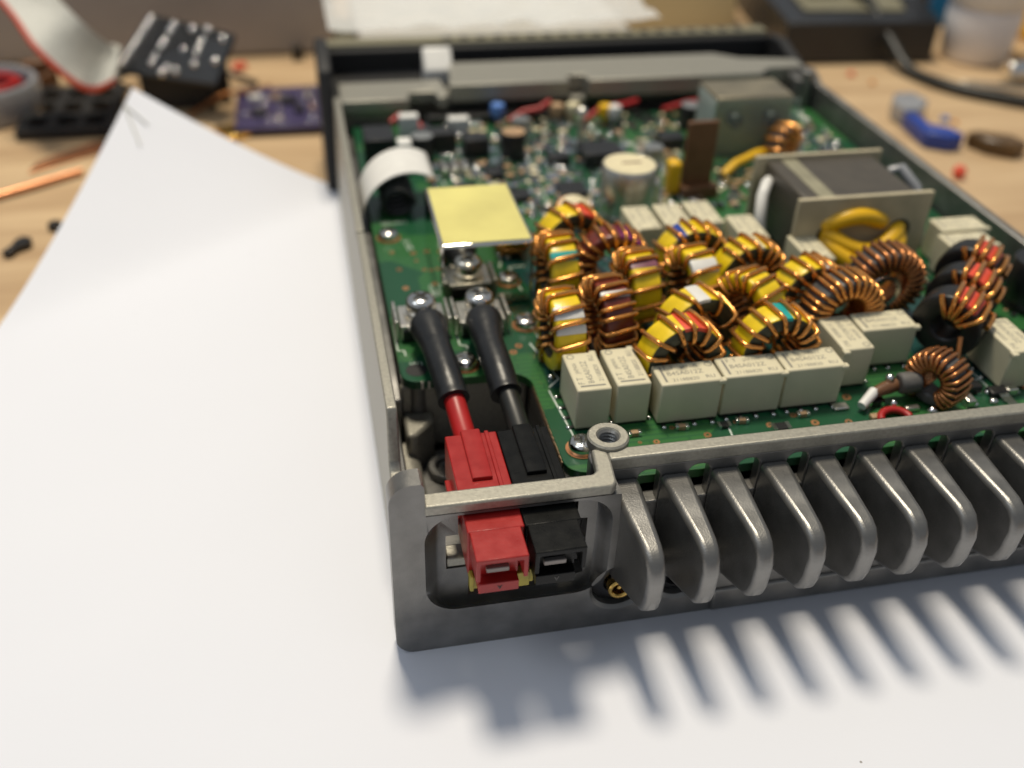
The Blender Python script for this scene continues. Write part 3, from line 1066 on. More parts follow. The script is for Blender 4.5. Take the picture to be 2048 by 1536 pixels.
# transformer with yellow wire
tr = empty('transformer', (95.7, 70.5, ZP), 0, radio)
b = MB()
b.box(-11.5, 11.5, -9.4, 9.4, 1.0, 14.4)
b.build('ferrite_core', 'ferrite', tr, bevel=0.5)
b = MB()
b.box(-8.4, -5.2, -9.2, 9.2, 14.38, 14.5)
b.build('reflection_stripe', 'stripe', tr)  # pale band painted on the core in place of a diffuse reflection
for sy in (-1, 1):
    b = MB()
    b.box(-13.6, 13.9, sy * 10.0 - 0.55, sy * 10.0 + 0.55, 0.6, 15.2)
    b.build('end_plate', 'plate', tr, bevel=0.15)
for k, (x0, x1, z0, dz, y) in enumerate([(-6.8, 8.4, 8.0, -2.8, -13.6), (-7.0, 8.8, 6.6, -4.0, -16.0), (-7.2, 4.6, 9.4, 2.0, -10.9), (-5.6, 7.4, 6.6, -6.2, -13.4)]):
    b = MB()
    P = []
    for i in range(21):
        t = i / 20
        P.append((x0 + (x1 - x0) * t, -9.5 + (y + 9.5) * math.sin(PI * t) ** 0.6, z0 + dz * math.sin(PI * t)))
    b.tube(P, 1.7, 14)
    b.build('yellow_wire', 'yellow', tr, smooth=60)
for x in (-6.4, 8.2):
    b = MB()
    b.lathe([(2.3, -10.7), (2.3, -10.5), (3.1, -10.5), (3.1, -10.75), (2.3, -10.75)], (0, 0, 0), 24, Matrix.Rotation(-PI / 2, 3, 'X'))
    o = b.build('eyelet', 'steel', tr)
    o.location = (x * S, -21.2 * S, 7.6 * S)
    b = MB()
    b.lathe([(0, 0.0), (2.4, 0.0)], (0, 0, 0), 24, Matrix.Rotation(PI / 2, 3, 'X'))
    o = b.build('tube_bore', 'black', tr)
    o.location = (x * S, -10.62 * S, 7.6 * S)
b = MB()
b.tube([(-14.6, -1, 0.2), (-15.4, 0, 6), (-14.8, 2, 10.5), (-12.8, 5, 11.6), (-10, 8.8, 10.6)], 1.15, 12)
b.build('white_sleeve', 'white', tr, smooth=60)
b = MB()
b.tube([(13.6, 5, 12.5), (15.6, 4.2, 13.4), (17.4, 0.5, 11.0), (18.2, -3, 5), (18.4, -4, 0.2)], 1.1, 12)
b.build('clear_sleeve', 'clearish', tr, smooth=60)

# electrolytic capacitors
def capacitor(x, y, r, h, body='al_can', top='cream', label=None):
    e = empty('electrolytic_capacitor', (x, y, ZP), 0, radio)
    if label:
        e['label'] = label
    b = MB()
    b.lathe([(0, 0.1), (r * 0.97, 0.1), (r, 0.5), (r, 1.2), (r * 0.95, 1.6), (r, 2.0), (r, h - 0.4), (r * 0.95, h), (r * 0.85, h)], (0, 0, 0), 36)
    b.build('can', body, e)
    b = MB()
    b.lathe([(r * 0.93, h + 0.01), (r * 0.8, h + 0.06), (0, h + 0.05)], (0, 0, 0), 36)
    b.build('cap_top', top, e)
    return e


capacitor(58.6, 88.6, 5.7, 11.6, label='large grey capacitor with a cream top')
b = MB()
b.box(57.0, 61.2, 88.6, 89.3, ZP + 11.64, ZP + 11.68)
b.build('print_mark', 'brown', radio)
capacitor(41.2, 121.5, 2.9, 6.5, 'black', 'tan')
capacitor(121.5, 42.0, 4.3, 9.5, 'black', 'black', label='black capacitor against the far side wall')
capacitor(20.2, 123, 2.6, 6.0, 'black', 'al_can')
capacitor(45.5, 133, 2.2, 5.0, 'al_can', 'al_can')
capacitor(89.4, 134, 2.8, 6.0, 'black', 'al_can')
capacitor(72.2, 112, 2.4, 5.0, 'al_can', 'al_can')

# disc capacitor
b = MB()
b.lathe([(0, -1.2), (2.6, -1.0), (3.9, -0.4), (3.9, 0.4), (2.6, 1.0), (0, 1.2)], (46.6, 85.5, 24.6), 24, Matrix.Rotation(0.5, 3, 'X'))
b.tube([(44.5, 86, 24.4), (44.2, 86.6, ZP)], 0.3, 6)
b.tube([(48.5, 86, 24.4), (48.8, 86.6, ZP)], 0.3, 6)
b.build('disc_capacitor', 'orange', radio)
b = MB()
b.lathe([(0, 0), (2.2, 0.05), (3.2, -0.2)], (46.6, 85.1, 25.85), 24, Matrix.Rotation(0.5, 3, 'X'))
b.build('disc_capacitor_face', 'cream', radio)
# brown upright strip and its yellow neighbour
b = MB()
b.box(73.6, 80.4, 96.2, 97.2, ZP, 38)
b.box(73.0, 81.5, 94.0, 97.0, ZP, 24.0)
b.build('upright_strip', 'brown', radio, bevel=0.15)
b = MB()
b.box(70.2, 73.0, 95.0, 98.5, ZP, 29.5)
b.build('film_capacitor', 'yellow', radio, bevel=0.8, seg=3)
b = MB()
b.lathe([(0, 0), (1.8, 0), (1.8, 5), (1.2, 5.6), (0, 5.7)], (66.0, 93.5, ZP), 20)
b.build('trimmer', 'tin', radio)
# box with clear film cover
bx = empty('tuning_unit', (0, 0, 0), 0, radio)
b = MB()
b.box(88, 107, 116, 128, ZP + 0.1, 35.5)
b.build('metal_box', 'box_metal', bx, bevel=0.4)
b = MB()
b.box(85.5, 106, 111.3, 111.6, ZP + 0.1, 36.5)
b.box(85.5, 85.8, 111.6, 122, ZP + 0.1, 36.5)
b.build('clear_cover', 'film', bx)
for x in (92.5, 101.5):
    b = MB()
    b.lathe([(0, 2.4), (1.5, 2.4), (1.8, 2.0), (1.8, 0)], (x, 116, 30.5), 20, Matrix.Rotation(PI / 2, 3, 'X'))
    b.build('shaft_bush', 'black', bx)
toroid(102.6, 108.8, -60, core='core_grey', wire='copper', turns=10, cover=330, OD=8.2, ID=3.8, H=3.6, zc=26.6, wr=0.5, label='small copper toroid beside the clear-covered box')
b = MB()
b.tube([(86.5, 103.5, 22.2), (90, 105.4, 24), (96, 107.6, 25.2), (100.5, 108.5, 25)], 1.0, 10)
b.build('yellow_lead', 'yellow', radio, smooth=60)
# white flat cable arching from the wall
b = MB()
vs, fs = [], []
for i in range(17):
    t = i / 16
    a = PI * (1.02 - 0.72 * t)
    x = 13.6 + 9.6 * math.cos(a)
    z = 21.6 + 9.5 * math.sin(a)
    for (y, dz) in ((93.0, 0), (106, 0), (106, -0.3), (93.0, -0.3)):
        vs.append((x, y + 2.5 * t, z + dz))
for i in range(16):
    for j in range(4):
        fs.append((i * 4 + j, i * 4 + (j + 1) % 4, i * 4 + 4 + (j + 1) % 4, i * 4 + 4 + j))
fs += [(0, 1, 2, 3), (67, 66, 65, 64)]
b.add(vs, fs)
b.build('white_flat_cable', 'white', radio, smooth=60)
b = MB()
for k in range(5):
    P = [(11.6 + 3.2 * math.cos(q * 0.5), 93.5 + k * 2.2 + q * 0.17, 24.8 + 3.0 * math.sin(q * 0.5)) for q in range(13)]
    b.tube(P, 0.55, 8)
b.build('choke_coil', 'black', radio)
b = MB()
b.box(18.2, 19.2, 87, 96, ZP, 26.5)
b.build('connector_shroud', 'black', radio, bevel=0.2)

# chips and connectors in the blurred far area
for (x, y, sx, sy, h, m_) in [(61, 116.5, 9.5, 8, 3.6, 'black'), (51, 117, 5, 4, 2.2, 'black'), (24.2, 128, 9, 5, 5, 'black'), (10.6, 126, 7, 9, 6, 'black'), (33, 125, 6, 5, 4.4, 'black'), (80, 122, 6, 5, 3.4, 'black'),
                              (38, 100, 5, 5, 1.3, 'black'), (50, 101, 6.5, 6.5, 1.4, 'black'), (44, 91, 4.5, 4, 1.2, 'black'), (64, 103, 5.5, 4, 1.5, 'black'), (27, 104, 5, 5, 1.4, 'black'), (35, 112, 3.6, 5, 1.6, 'black'),
                              (113, 96, 6, 6, 1.5, 'black'), (117, 110, 5, 7, 1.6, 'black'), (18.6, 136, 4.5, 3, 6, 'white'), (15.6, 118, 3, 4, 7, 'white'), (31, 138, 5, 3, 4, 'white')]:
    b = MB()
    b.box(x - sx / 2, x + sx / 2, y - sy / 2, y + sy / 2, ZP + 0.15, ZP + h)
    for k in range(int(sx / 1.3)):
        for s_ in (-1, 1):
            b.box(x - sx / 2 + 0.5 + k * 1.25, x - sx / 2 + 0.95 + k * 1.25, y + s_ * (sy / 2 + 0.35) - 0.4, y + s_ * (sy / 2 + 0.35) + 0.4, ZP + 0.02, ZP + 0.4)
    b.build('integrated_circuit' if m_ == 'black' else 'board_connector', m_, radio, bevel=0.15)
for x in (24.0, 26.4, 28.8):
    b = MB()
    b.tube([(x, 112.2, 22.7), (x, 117.5, 22.7)], 1.0, 14)
    b.build('crystal_can', 'tin', radio, bevel=0.2)
for x, y, m_ in [(41.7, 143, 'lblue'), (56.5, 141, 'tan'), (60.6, 141, 'cream'), (68.5, 139, 'yellow'), (70.5, 138, 'white')]:
    b = MB()
    b.lathe([(0, 0), (0.5, 0), (0.5, 1.6), (1.6, 2.2), (2.0, 3.6), (1.6, 5.0), (0, 5.6)], (x, y, ZP), 16)
    b.build('drop_capacitor', m_, radio)
for P in [[(14.5, 139, 24.5), (17, 141, 25.5), (20.5, 140, 25), (22, 137, 23)], [(44, 140, 23), (48, 142, 24.5), (52, 141, 25.5), (55, 143, 26.5)], [(63, 138, 23), (68, 141, 25), (74, 141, 25.5), (78, 143, 25.6)], [(84, 140, 24), (92, 142, 25), (98, 141, 25.5)]]:
    b = MB()
    b.tube(P, 0.75, 10)
    b.build('red_wire', 'red_wire', radio, smooth=60)
b = MB()
b.box(24, 62, 143.4, 146, ZP, 23.6)
b.build('edge_connector', 'black', radio, bevel=0.2)
b = MB()
b.tube([(58.2, 124.5, ZP), (58.2, 124.5, 30)], 0.7, 10)
b.ball((58.2, 124.5, 30.4), 1.4, 8)
b.build('test_post', 'tin', radio)

# parts beside the rail: white-ended resistor, ferrite bead, red loop, pads
b = MB()
b.tube([(75.2, 16.6, 22.6), (78.2, 18.6, 23.6)], [0.75, 0.9], 12)
b.build('resistor_white_end', 'white', radio, smooth=60)
b = MB()
b.tube([(78.0, 18.4, 23.5), (80.5, 19.0, 23.8), (83, 19.4, 24.0)], [0.85, 1.15, 1.0], 12)
b.build('resistor_body', 'brown', radio, smooth=60)
b = MB()
b.tube([(82.2, 18.7, 24.6), (85.6, 18.4, 24.9)], 1.75, 18)
b.build('ferrite_bead', 'core_grey', radio, bevel=0.4, smooth=60)
b = MB()
b.tube([(79.5 + 2.4 * math.cos(a), 13.4 + 1.9 * math.sin(a), 22.0 + 0.3 * math.sin(a)) for a in [PI * i / 10 for i in range(11)]], 0.62, 10)
b.build('red_loop', 'red_wire', radio, smooth=60)
b = MB()
b.ball((81, 19.6, 25.2), 0.75)
b.ball((80.6, 16.4, 22.6), 0.6)
b.ball((86.0, 14.0, 22.2), 0.8)
b.ball((86.5, 13.6, 22.0), 0.5)
for q in [(93.2, 17.5), (94.2, 15.2), (98.4, 17.8), (97.8, 15.4), (101.2, 18.4)]:
    b.ball((q[0], q[1], ZP + 0.3), 0.75, 8, 0.7)
tag(b.build('solder_blobs', 'solder', radio), kind='stuff')
for x, y, m_, sx, sy, h in [(93.4, 16.4, 'tin', 1.6, 3.6, 1.4), (96.0, 18.8, 'black', 2.6, 2.0, 1.5), (99.6, 17.2, 'black', 3.2, 2.0, 1.2), (101.8, 17.0, 'tin', 2.0, 1.4, 1.4), (77, 14.6, 'tan', 2.2, 1.2, .8), (72.6, 18.2, 'tin', 2.6, 1.6, .5), (83.5, 15.6, 'tin', 2.4, 0.9, .9)]:
    b = MB()
    b.box(x - sx / 2, x + sx / 2, y - sy / 2, y + sy / 2, ZP + 0.02, ZP + h)
    b.build('surface_mount_diode', m_, radio, bevel=0.2)
# dark wire from black toroid
b = MB()
b.tube([(94.2, 23.0, 29.4), (93.6, 21.4, 26.5), (93.2, 19.8, 23.5), (93.4, 19.2, ZP)], 0.4, 8)
b.build('coil_lead', 'copper_dark', radio, smooth=60)
# three chip parts under the relay row with their solder ends
for x, y in [(38.4, 17.0), (46.0, 17.3), (55.7, 17.2), (65.8, 17.2)]:
    e = empty('chip_capacitor', (x, y, ZP), math.radians(random.uniform(-8, 8)), radio)
    b = MB()
    b.box(-0.55, 0.55, -0.42, 0.42, 0.03, 0.75)
    b.build('chip_body', 'tan', e, bevel=0.06)
    for s_ in (-1, 1):
        b = MB()
        b.box(s_ * 0.78 - 0.25, s_ * 0.78 + 0.25, -0.46, 0.46, 0.02, 0.79)
        b.build('chip_end', 'solder', e, bevel=0.1)

# masses of small surface-mount parts and solder joints (nobody could count them)
keep = [(x, y, max(RL, RW) * 0.62) for x, y, a, t_ in rel] + [(58.6, 88.6, 6.5), (23, 69, 15), (95.7, 70.5, 17), (97, 120, 14), (10.7, 51.3, 5.5), (20.8, 51.1, 5.5), (8.5, 85.6, 3), (16.3, 39.2, 3), (28.7, 49.6, 3), (8.3, 39.2, 3), (29.7, 15.2, 3), (106.4, 19.8, 3),
                                                              (77, 96.5, 4), (12, 100, 7), (13, 70, 6), (12, 62, 5), (11, 78, 6)]


def free(x, y):
    return all((x - a) ** 2 + (y - c) ** 2 > r * r for a, c, r in keep)


sm = {'black': MB(), 'tan': MB(), 'solder': MB(), 'cream': MB()}
for i in range(1700):
    far = random.random() < 0.9
    x = random.uniform(20, 122) if far else random.uniform(34, 124)
    y = random.uniform(88, 144) if far else random.uniform(12, 86)
    if not free(x, y):
        continue
    if not far and 30 < x < 92 and 24 < y < 68:
        continue
    a = random.choice((0, PI / 2))
    l_, w_ = random.choice(((1.0, 0.5), (1.6, 0.8), (2.0, 1.2), (1.6, 0.8), (2.9, 1.6)))
    h = w_ * random.uniform(0.4, 0.8)
    mt = Matrix.Rotation(a, 3, 'Z')
    kind = random.choice(('black', 'black', 'tan', 'cream', 'solder', 'solder'))
    c = Vector((x, y, ZP))
    for (x0, x1, key, hh) in ((-l_ * .3, l_ * .3, kind, h), (-l_ / 2, -l_ * .3, 'solder', h * 1.05), (l_ * .3, l_ / 2, 'solder', h * 1.05)):
        P = [mt @ Vector((px, py, pz)) + c for pz in (0.02, hh) for py in (-w_ / 2, w_ / 2) for px in (x0, x1)]
        sm[key].add(P, [(0, 2, 3, 1), (4, 5, 7, 6), (0, 1, 5, 4), (2, 6, 7, 3), (0, 4, 6, 2), (1, 3, 7, 5)])
for i in range(420):
    x, y = random.uniform(20, 124), random.uniform(86, 143)
    if free(x, y):
        sm['solder'].ball((x, y, ZP + 0.2), random.uniform(0.35, 0.85), 6, 0.8)
for q in range(26):
    sm['solder'].ball((random.uniform(109, 124), random.uniform(72, 142), ZP + 0.3), random.uniform(0.5, 1.0), 6, 0.9)
for (x, y, a, t_) in rel:
    for dx in (-3.9, -1.5, 1.0, 3.9):
        for s_ in (-1, 1):
            p = Matrix.Rotation(math.radians(a), 3, 'Z') @ Vector((dx, s_ * (RW / 2 + 0.75), 0))
            sm['solder'].ball((x + p.x, y + p.y, ZP + 0.1), 0.38, 6, 0.8)
for q in [(29.4, 33.5), (29.0, 39.5), (30.5, 40.5), (44.6, 33.9), (37.0, 33.2), (52.0, 44.0), (58.0, 28.0), (70.5, 31.0), (37.5, 47), (50.6, 40.2), (44, 30), (92.6, 36.2), (98.2, 24.6)]:
    sm['solder'].ball((q[0], q[1], ZP + 0.2), 0.6, 6, 0.8)
for k_, b in sm.items():
    tag(b.build('surface_mount_parts', k_, radio, smooth=50 if k_ == 'solder' else 0), kind='stuff')

# ------------------------------------------------------------------ power leads
def power_lead(x0, wx, m_pp, m_w, label, hood_dy, path, spath, srad):
    L0 = empty('power_lead', (x0, 0, 17.8))
    tag(L0, label, 'power lead', 'power leads screwed to the board')
    L0['_o'] = [v * S for v in (x0, 0, 17.8)]
    W = 7.45
    h = empty('connector_housing', (0, 0, 0), 0, L0)
    d = hood_dy
    b = MB()
    b.box(0.0, W, -3.0, 16.8, 0.0, 7.45)
    b.box(0.9, 6.3, -5.2, -2.9, 1.6, 6.7)
    o = b.build('housing_body', m_pp, h, bevel=0.18)
    b = MB()
    b.prism([(2.3, 7.3), (5.1, 7.3), (5.1, 7.95), (4.8, 8.05), (2.6, 8.05), (2.3, 7.95)], 6.6, 17.1, 'y')
    b.box(5.7, 6.3, 2, 16.9, 7.3, 7.7)
    b.box(-0.75, 0.1, 4.0, 12.0, 2.2, 3.4)
    b.build('housing_rib', m_pp, h, bevel=0.12)
    b = MB()
    b.prism([(0.25, 3.6), (0.25, 7.4), (6.95, 7.4), (6.95, 3.6), (6.35, 3.6), (6.35, 6.6), (0.85, 6.6), (0.85, 3.6)], -8.1 + d, -2.8, 'y')
    b.build('hood', m_pp, h, bevel=0.14)
    b = MB()
    b.box(0.8, 6.1, -6.8 + d, -2.8, 0.05, 1.75)
    b.build('lower_tongue', m_pp, h, bevel=0.12)
    text('A', 1.0, (3.9, -6.83 + d, 1.3), h, 'black' if m_pp == 'red_pp' else 'core_grey', 0, PI / 2, 'moulded_letter', 0.02)
    h.children[-1].rotation_euler = (PI / 2, PI, 0)
    b = MB()
    b.prism([(2.0, -5.9), (5.0, -5.9), (5.0, -5.1), (2.0, -5.1)], 2.7, 3.5, 'z')
    b.build('contact', 'dull', L0, bevel=0.15)
    b = MB()
    b.tube(path, 1.65, 20)
    b.build('wire', m_w, L0, smooth=60)
    b = MB()
    b.tube(spath, srad, 24)
    b.build('heat_shrink_sleeve', 'shrink', L0, smooth=60)
    b = MB()
    b.lathe([(1.4, -0.35), (3.0, -0.35), (3.0, 0.35), (1.4, 0.35)], (wx - x0, 51.2 - 0, 25.1 - 17.8 - 0.25), 24)
    b.box(wx - x0 - 1.5, wx - x0 + 1.5, 46.5, 49.2, 7.0, 7.5)
    b.build('ring_lug', 'tin', L0)


def spline(P, n=10):
    P = [Vector(p) for p in P]
    out = []
    for i in range(len(P) - 1):
        p0, p1, p2, p3 = P[max(i - 1, 0)], P[i], P[i + 1], P[min(i + 2, len(P) - 1)]
        for k in range(n):
            t = k / n
            out.append(0.5 * ((2 * p1) + (p2 - p0) * t + (2 * p0 - 5 * p1 + 4 * p2 - p3) * t * t + (3 * p1 - p0 - 3 * p2 + p3) * t ** 3))
    return out + [P[-1]]


def shr(P):
    q = spline(P, 8)
    n_ = len(q)
    rr = []
    for i in range(n_):
        t = i / (n_ - 1)
        if t < 0.55:
            r = 2.35 + 0.15 * t
        elif t < 0.8:
            r = 2.45 + (t - 0.55) / 0.25 * 0.75
        else:
            r = 3.2 - (t - 0.8) / 0.2 * 1.5
        if t < 0.05:
            r = 2.5
        rr.append(r)
    return q, rr


q, rr = shr([(2.95, 27.0, 6.0), (2.5, 32, 7.3), (2.0, 38, 8.0), (1.6, 44, 8.2), (1.3, 48.0, 7.5)])
power_lead(9.6, 10.7, 'red_pp', 'red_wire', 'red power lead with square plastic connector under the case bar', 0.0,
           spline([(3.7, 14, 4.2), (3.6, 18, 4.3), (3.3, 23, 5.0), (2.9, 28.5, 6.3), (2.4, 34, 7.4)]), q, rr)
q, rr = shr([(3.6, 27.3, 6.0), (3.3, 32, 7.3), (3.0, 38, 8.0), (3.2, 44, 8.2), (3.6, 47.8, 7.5)])
power_lead(17.15, 20.8, 'black_pp', 'black_wire', 'black power lead with square plastic connector beside the red one', 0.15,
           spline([(4.1, 14, 4.2), (4.2, 18, 4.3), (4.1, 23, 5.0), (3.7, 28.5, 6.3), (3.3, 34, 7.4)]), q, rr)
# yellow tape block between the connectors
b = MB()
b.box(10.0, 18.4, -3.6, 2.9, 15.4, 17.75)
b.box(15.95, 17.7, -4.4, -3.0, 15.6, 18.2)
b.box(9.75, 10.3, -4.2, -2.9, 15.6, 18.4)
rbuild(b, 'retaining_clip', 'olive', bevel=0.15)

# ------------------------------------------------------------------ things on the bench behind
def thing(mb, name, m, label, cat, **kw):
    return tag(mb.build(name, m, None, **kw), label, cat)


# pin header board with ribbon cable
hb_ = empty('header_board', (-42, 222, 0))
tag(hb_, 'small dark circuit board with rows of shiny solder joints behind the paper corner', 'circuit board')
BL, BR, TL, TR = Vector((-61.4, 224.8, 12)), Vector((-30.7, 208.5, 12)), Vector((-49.7, 240.1, 24)), Vector((-23.8, 216.5, 24))
hc = Vector((-42, 222, 0))
nn = (BR - BL).cross(TL - BL).normalized()
b = MB()
P = [q - hc for q in (BL, BR, TR, TL)]
b.add(P + [p - nn * 1.6 for p in P], [(0, 1, 2, 3), (7, 6, 5, 4), (0, 4, 5, 1), (1, 5, 6, 2), (2, 6, 7, 3), (3, 7, 4, 0)])
b.build('board', 'black', hb_)


def onb(u, v):
    return BL * (1 - u) * (1 - v) + BR * u * (1 - v) + TL * (1 - u) * v + TR * u * v - hc


jn = [(0.06, 0.12 + 0.1 * i) for i in range(9)] + [(0.34, 0.2), (0.34, 0.32), (0.34, 0.5), (0.34, 0.6), (0.34, 0.78), (0.34, 0.9), (0.6, 0.12), (0.58, 0.5), (0.56, 0.9), (0.74, 0.3), (0.72, 0.5), (0.72, 0.62), (0.72, 0.74), (0.72, 0.95), (0.93, 0.42), (0.92, 0.85), (0.48, 0.05), (0.5, 0.15)]
j0 = None
for u, v in jn:
    if j0 is None:
        bb = MB()
        bb.ball((0, 0, 0), 1.25, 8)
        j0 = o = bb.build('solder_joint', 'solder', hb_)
    else:
        o = j0.copy()
        col.objects.link(o)
        o.parent = hb_
    o.location = (onb(u, v) + nn * 0.3) * S
b = MB()
b.box(-12, 10, 0, 10, 0.2, 11.0)
b.box(-6, 14, 4, 10, 0.2, 13)
b.build('socket', 'black_matte', hb_, bevel=0.5)

rl = [(-87, 211, 40), (-81, 205, 34), (-75, 195, 28), (-67, 191, 20), (-62, 193, 16.5), (-58.5, 205, 15)]
rr2 = [(-74, 221, 40), (-70, 217, 34), (-65, 216, 28), (-61, 224, 20), (-60, 231, 17.5), (-58.5, 228, 17)]
ls, rs = spline(rl, 6), spline(rr2, 6)
rib = empty('ribbon_cable', (-70, 208, 0))
tag(rib, 'pale grey ribbon cable with one red edge curling into the header board', 'ribbon cable')
rc0 = Vector((-70, 208, 0))
nw = 14
for part, k0, k1, m_ in (('grey_conductors', 1, nw, 'wgrey'), ('red_conductor', 0, 1, 'ribbon_red')):
    b = MB()
    for k_ in range(k0, k1):
        t = (k_ + 0.5) / nw
        P = [l * (1 - t) + r * t - rc0 for l, r in zip(ls, rs)]
        b.tube(P, 0.78 if m_ == 'wgrey' else 0.85, 6)
    tag(b.build(part, m_, rib, smooth=60), kind='stuff' if m_ == 'wgrey' else None)

# black lattice frame with square holes
gx = [-86, -78, -70, -62]
b = MB()
for x in gx:
    b.box(x - 1.5, x + 1.5, 202, 238, 0, 3.2)
for y in (203.5, 214.5, 226, 237):
    b.box(-87.6, -60.4, y - 1.6, y + 1.6, 0.1, 3.1)
thing(b, 'black_lattice', 'black_matte', 'black plastic lattice with square holes below the ribbon cable', 'plastic frame', bevel=0.4)
# clear reel
rl_ = empty('wire_reel', (-99, 226, 0))
tag(rl_, 'smoky clear wire reel with red wire at the picture edge', 'reel')
b = MB()
b.lathe([(0, 0.1), (15, 0.1), (15.5, 1), (15.5, 9), (15, 10), (13.5, 10), (13, 9.2), (13, 3), (0, 3)], (0, 0, 0), 36)
b.build('reel_body', 'clearish', rl_)
b = MB()
b.tube([(10 * math.cos(a * .4), 10 * math.sin(a * .4), 4 + 0.12 * a) for a in range(48)], 1.2, 8)
b.build('red_wire', 'red_wire', rl_, smooth=60)
# purple circuit board
pb = empty('purple_board', (-13, 214, 0))
tag(pb, 'purple circuit board lying on the bench beside the radio front', 'circuit board')
b = MB()
b.box(-13, 13.5, -18, 17, 1.0, 2.6)
b.build('board', 'purple_pcb', pb, bevel=0.2)
for (x, y, sx, sy, h, m_) in [(-7, 4, 4, 2.6, 2, 'white'), (-1, 5.5, 3, 2, 1.6, 'tan'), (3, 2, 5, 4, 1.4, 'black'), (9, 4, 2, 5, 2.4, 'tin'), (6, -6, 3, 3, 1.5, 'black'), (-6, -7, 5, 3, 1.4, 'black'), (10, -5, 1.4, 3, 1.4, 'tan'), (0, -12, 2, 2, 1.2, 'tin')]:
    b = MB()
    b.box(x - sx / 2, x + sx / 2, y - sy / 2, y + sy / 2, 2.62, 2.6 + h)
    b.build('component', m_, pb, bevel=0.15)
b = MB()
for i in range(34):
    b.ball((random.uniform(-11, 12), random.uniform(-15, 15), 2.7), random.uniform(.35, .7), 6, 0.7)
tag(b.build('solder_joints', 'solder', pb), kind='stuff')
b = MB()
b.box(-3.5, 3.5, -5, 5, 0, 1.6)
o = thing(b, 'brass_tab', 'gold', 'small brass tab lying beside the purple board', 'metal tab', origin=None, bevel=0.4)
o.location = (-0.027, 0.199, 0)
o.rotation_euler = (0, 0, 0.5)
# copper wire and strips
b = MB()
b.tube(spline([(-120, 141, 1.0), (-100, 153, 1.0), (-84, 163, 1.0), (-66, 175.5, 1.0)], 6), 0.95, 10)
thing(b, 'copper_rod', 'bare_copper', 'long thin copper rod on the wood beside the paper edge', 'rod', smooth=60)
b = MB()
b.prism([(-80, 178), (-64, 190), (-60.5, 199), (-66, 197), (-79, 184)], 0.05, 0.6, 'z')
thing(b, 'copper_strip', 'bare_copper', 'flat scrap of copper foil on the wood near the paper', 'copper strip', bevel=0.1)
# black scraps
for x, y, lb, P in [(-74.5, 133.5, 'larger black plastic scrap on bare wood', [(-3, -3.5), (-1, -4), (0.2, -1.2), (2.8, 0.5), (2.6, 3), (0.4, 4), (-1, 2.4), (-1.4, -0.5)]), (-68, 143.5, 'smaller black plastic scrap touching the paper edge', [(-1.5, -1.2), (1.2, -1.6), (1.8, 0.6), (0.4, 1.8), (-1.3, 1.0)])]:
    b = MB()
    b.prism(P, 0, 1.8, 'z')
    o = thing(b, 'plastic_scrap', 'black', lb, 'scrap', bevel=0.4)
    o.location = (x * S, y * S, 0)
# grey box behind
b = MB()
b.box(-190, 8, 272, 330, 0, 70)
thing(b, 'grey_case', 'grey_box', 'large grey-brown equipment case standing behind the ribbon cable', 'equipment case', bevel=1.5)
# litter on the bench between the case and the paper
for x, y, sx, sy, sz, m_, rz, lb, nm, ct in [(-26, 258, 5, 3, 2, 'red_mark', 0.4, 'small red offcut in front of the grey case', 'red_offcut', 'offcut'), (-88, 250, 10, 4, 8, 'brown', 0.3, 'brown block beside the wire reel', 'brown_block', 'block'), (-6, 280 - 14, 4, 3, 5, 'black', 0.2, 'small black block against the grey case', 'black_block', 'block')]:
    b = MB()
    b.prism([(-sx / 2, -sy / 2), (sx / 2, -sy / 2.4), (sx / 2.2, sy / 2), (-sx / 2.4, sy / 2.2)], 0, sz, 'z')
    o = thing(b, nm, m_, lb, ct, bevel=0.5)
    o.location = (x * S, y * S, 0)
    o.rotation_euler = (0, 0, rz)

# crinkled clear bag with white sheet behind the front panel
bg_ = empty('plastic_bag', (50, 215, 0))
tag(bg_, 'crinkled clear plastic bag over a white card behind the radio', 'plastic bag')
b = MB()
b.box(-38, 44, -22, 30, 20, 27)
b.build('white_card', 'white', bg_, bevel=1)
b = MB()
vs, fs = [], []
nx, ny = 36, 24
rnd = random.Random(3)
ph = [(rnd.uniform(-.25, .25), rnd.uniform(-.25, .25), rnd.uniform(0, 6)) for _ in range(9)]
for j in range(ny + 1):
    for i in range(nx + 1):
        x, y = -47 + 96 * i / nx, -27 + 60 * j / ny
        z = 29.5 + sum(0.7 * abs(math.sin(x * a + y * c + p)) for a, c, p in ph) * 0.8
        vs.append((x, y, z))
for j in range(ny):
    for i in range(nx):
        a = j * (nx + 1) + i
        fs.append((a, a + 1, a + nx + 2, a + nx + 1))
k = len(vs)
b.add(vs + [(x, y, z - 0.25) for x, y, z in vs], fs + [tuple(q_ + k for q_ in f[::-1]) for f in fs])
b.build('film', 'bagfilm', bg_, smooth=60)
b = MB()
b.box(-44, 46, -24, 31, 0, 19.5)
thing(b, 'card_box', 'olive_strip', 'low box holding up the plastic bag behind the radio', 'box', bevel=0.8).location = (0.05, 0.215, 0)
# beige box
bb_ = empty('beige_box', (130, 305, 0))
tag(bb_, 'beige plastic box standing behind the radio vent strip', 'box')
b = MB()
b.box(-38, 36, -20, 30, 0, 40)
b.build('box_body', 'beige', bb_, bevel=1.0)
b = MB()
b.box(-20, -8, -20.3, -20, 10, 16)
b.build('box_label', 'cream', bb_)
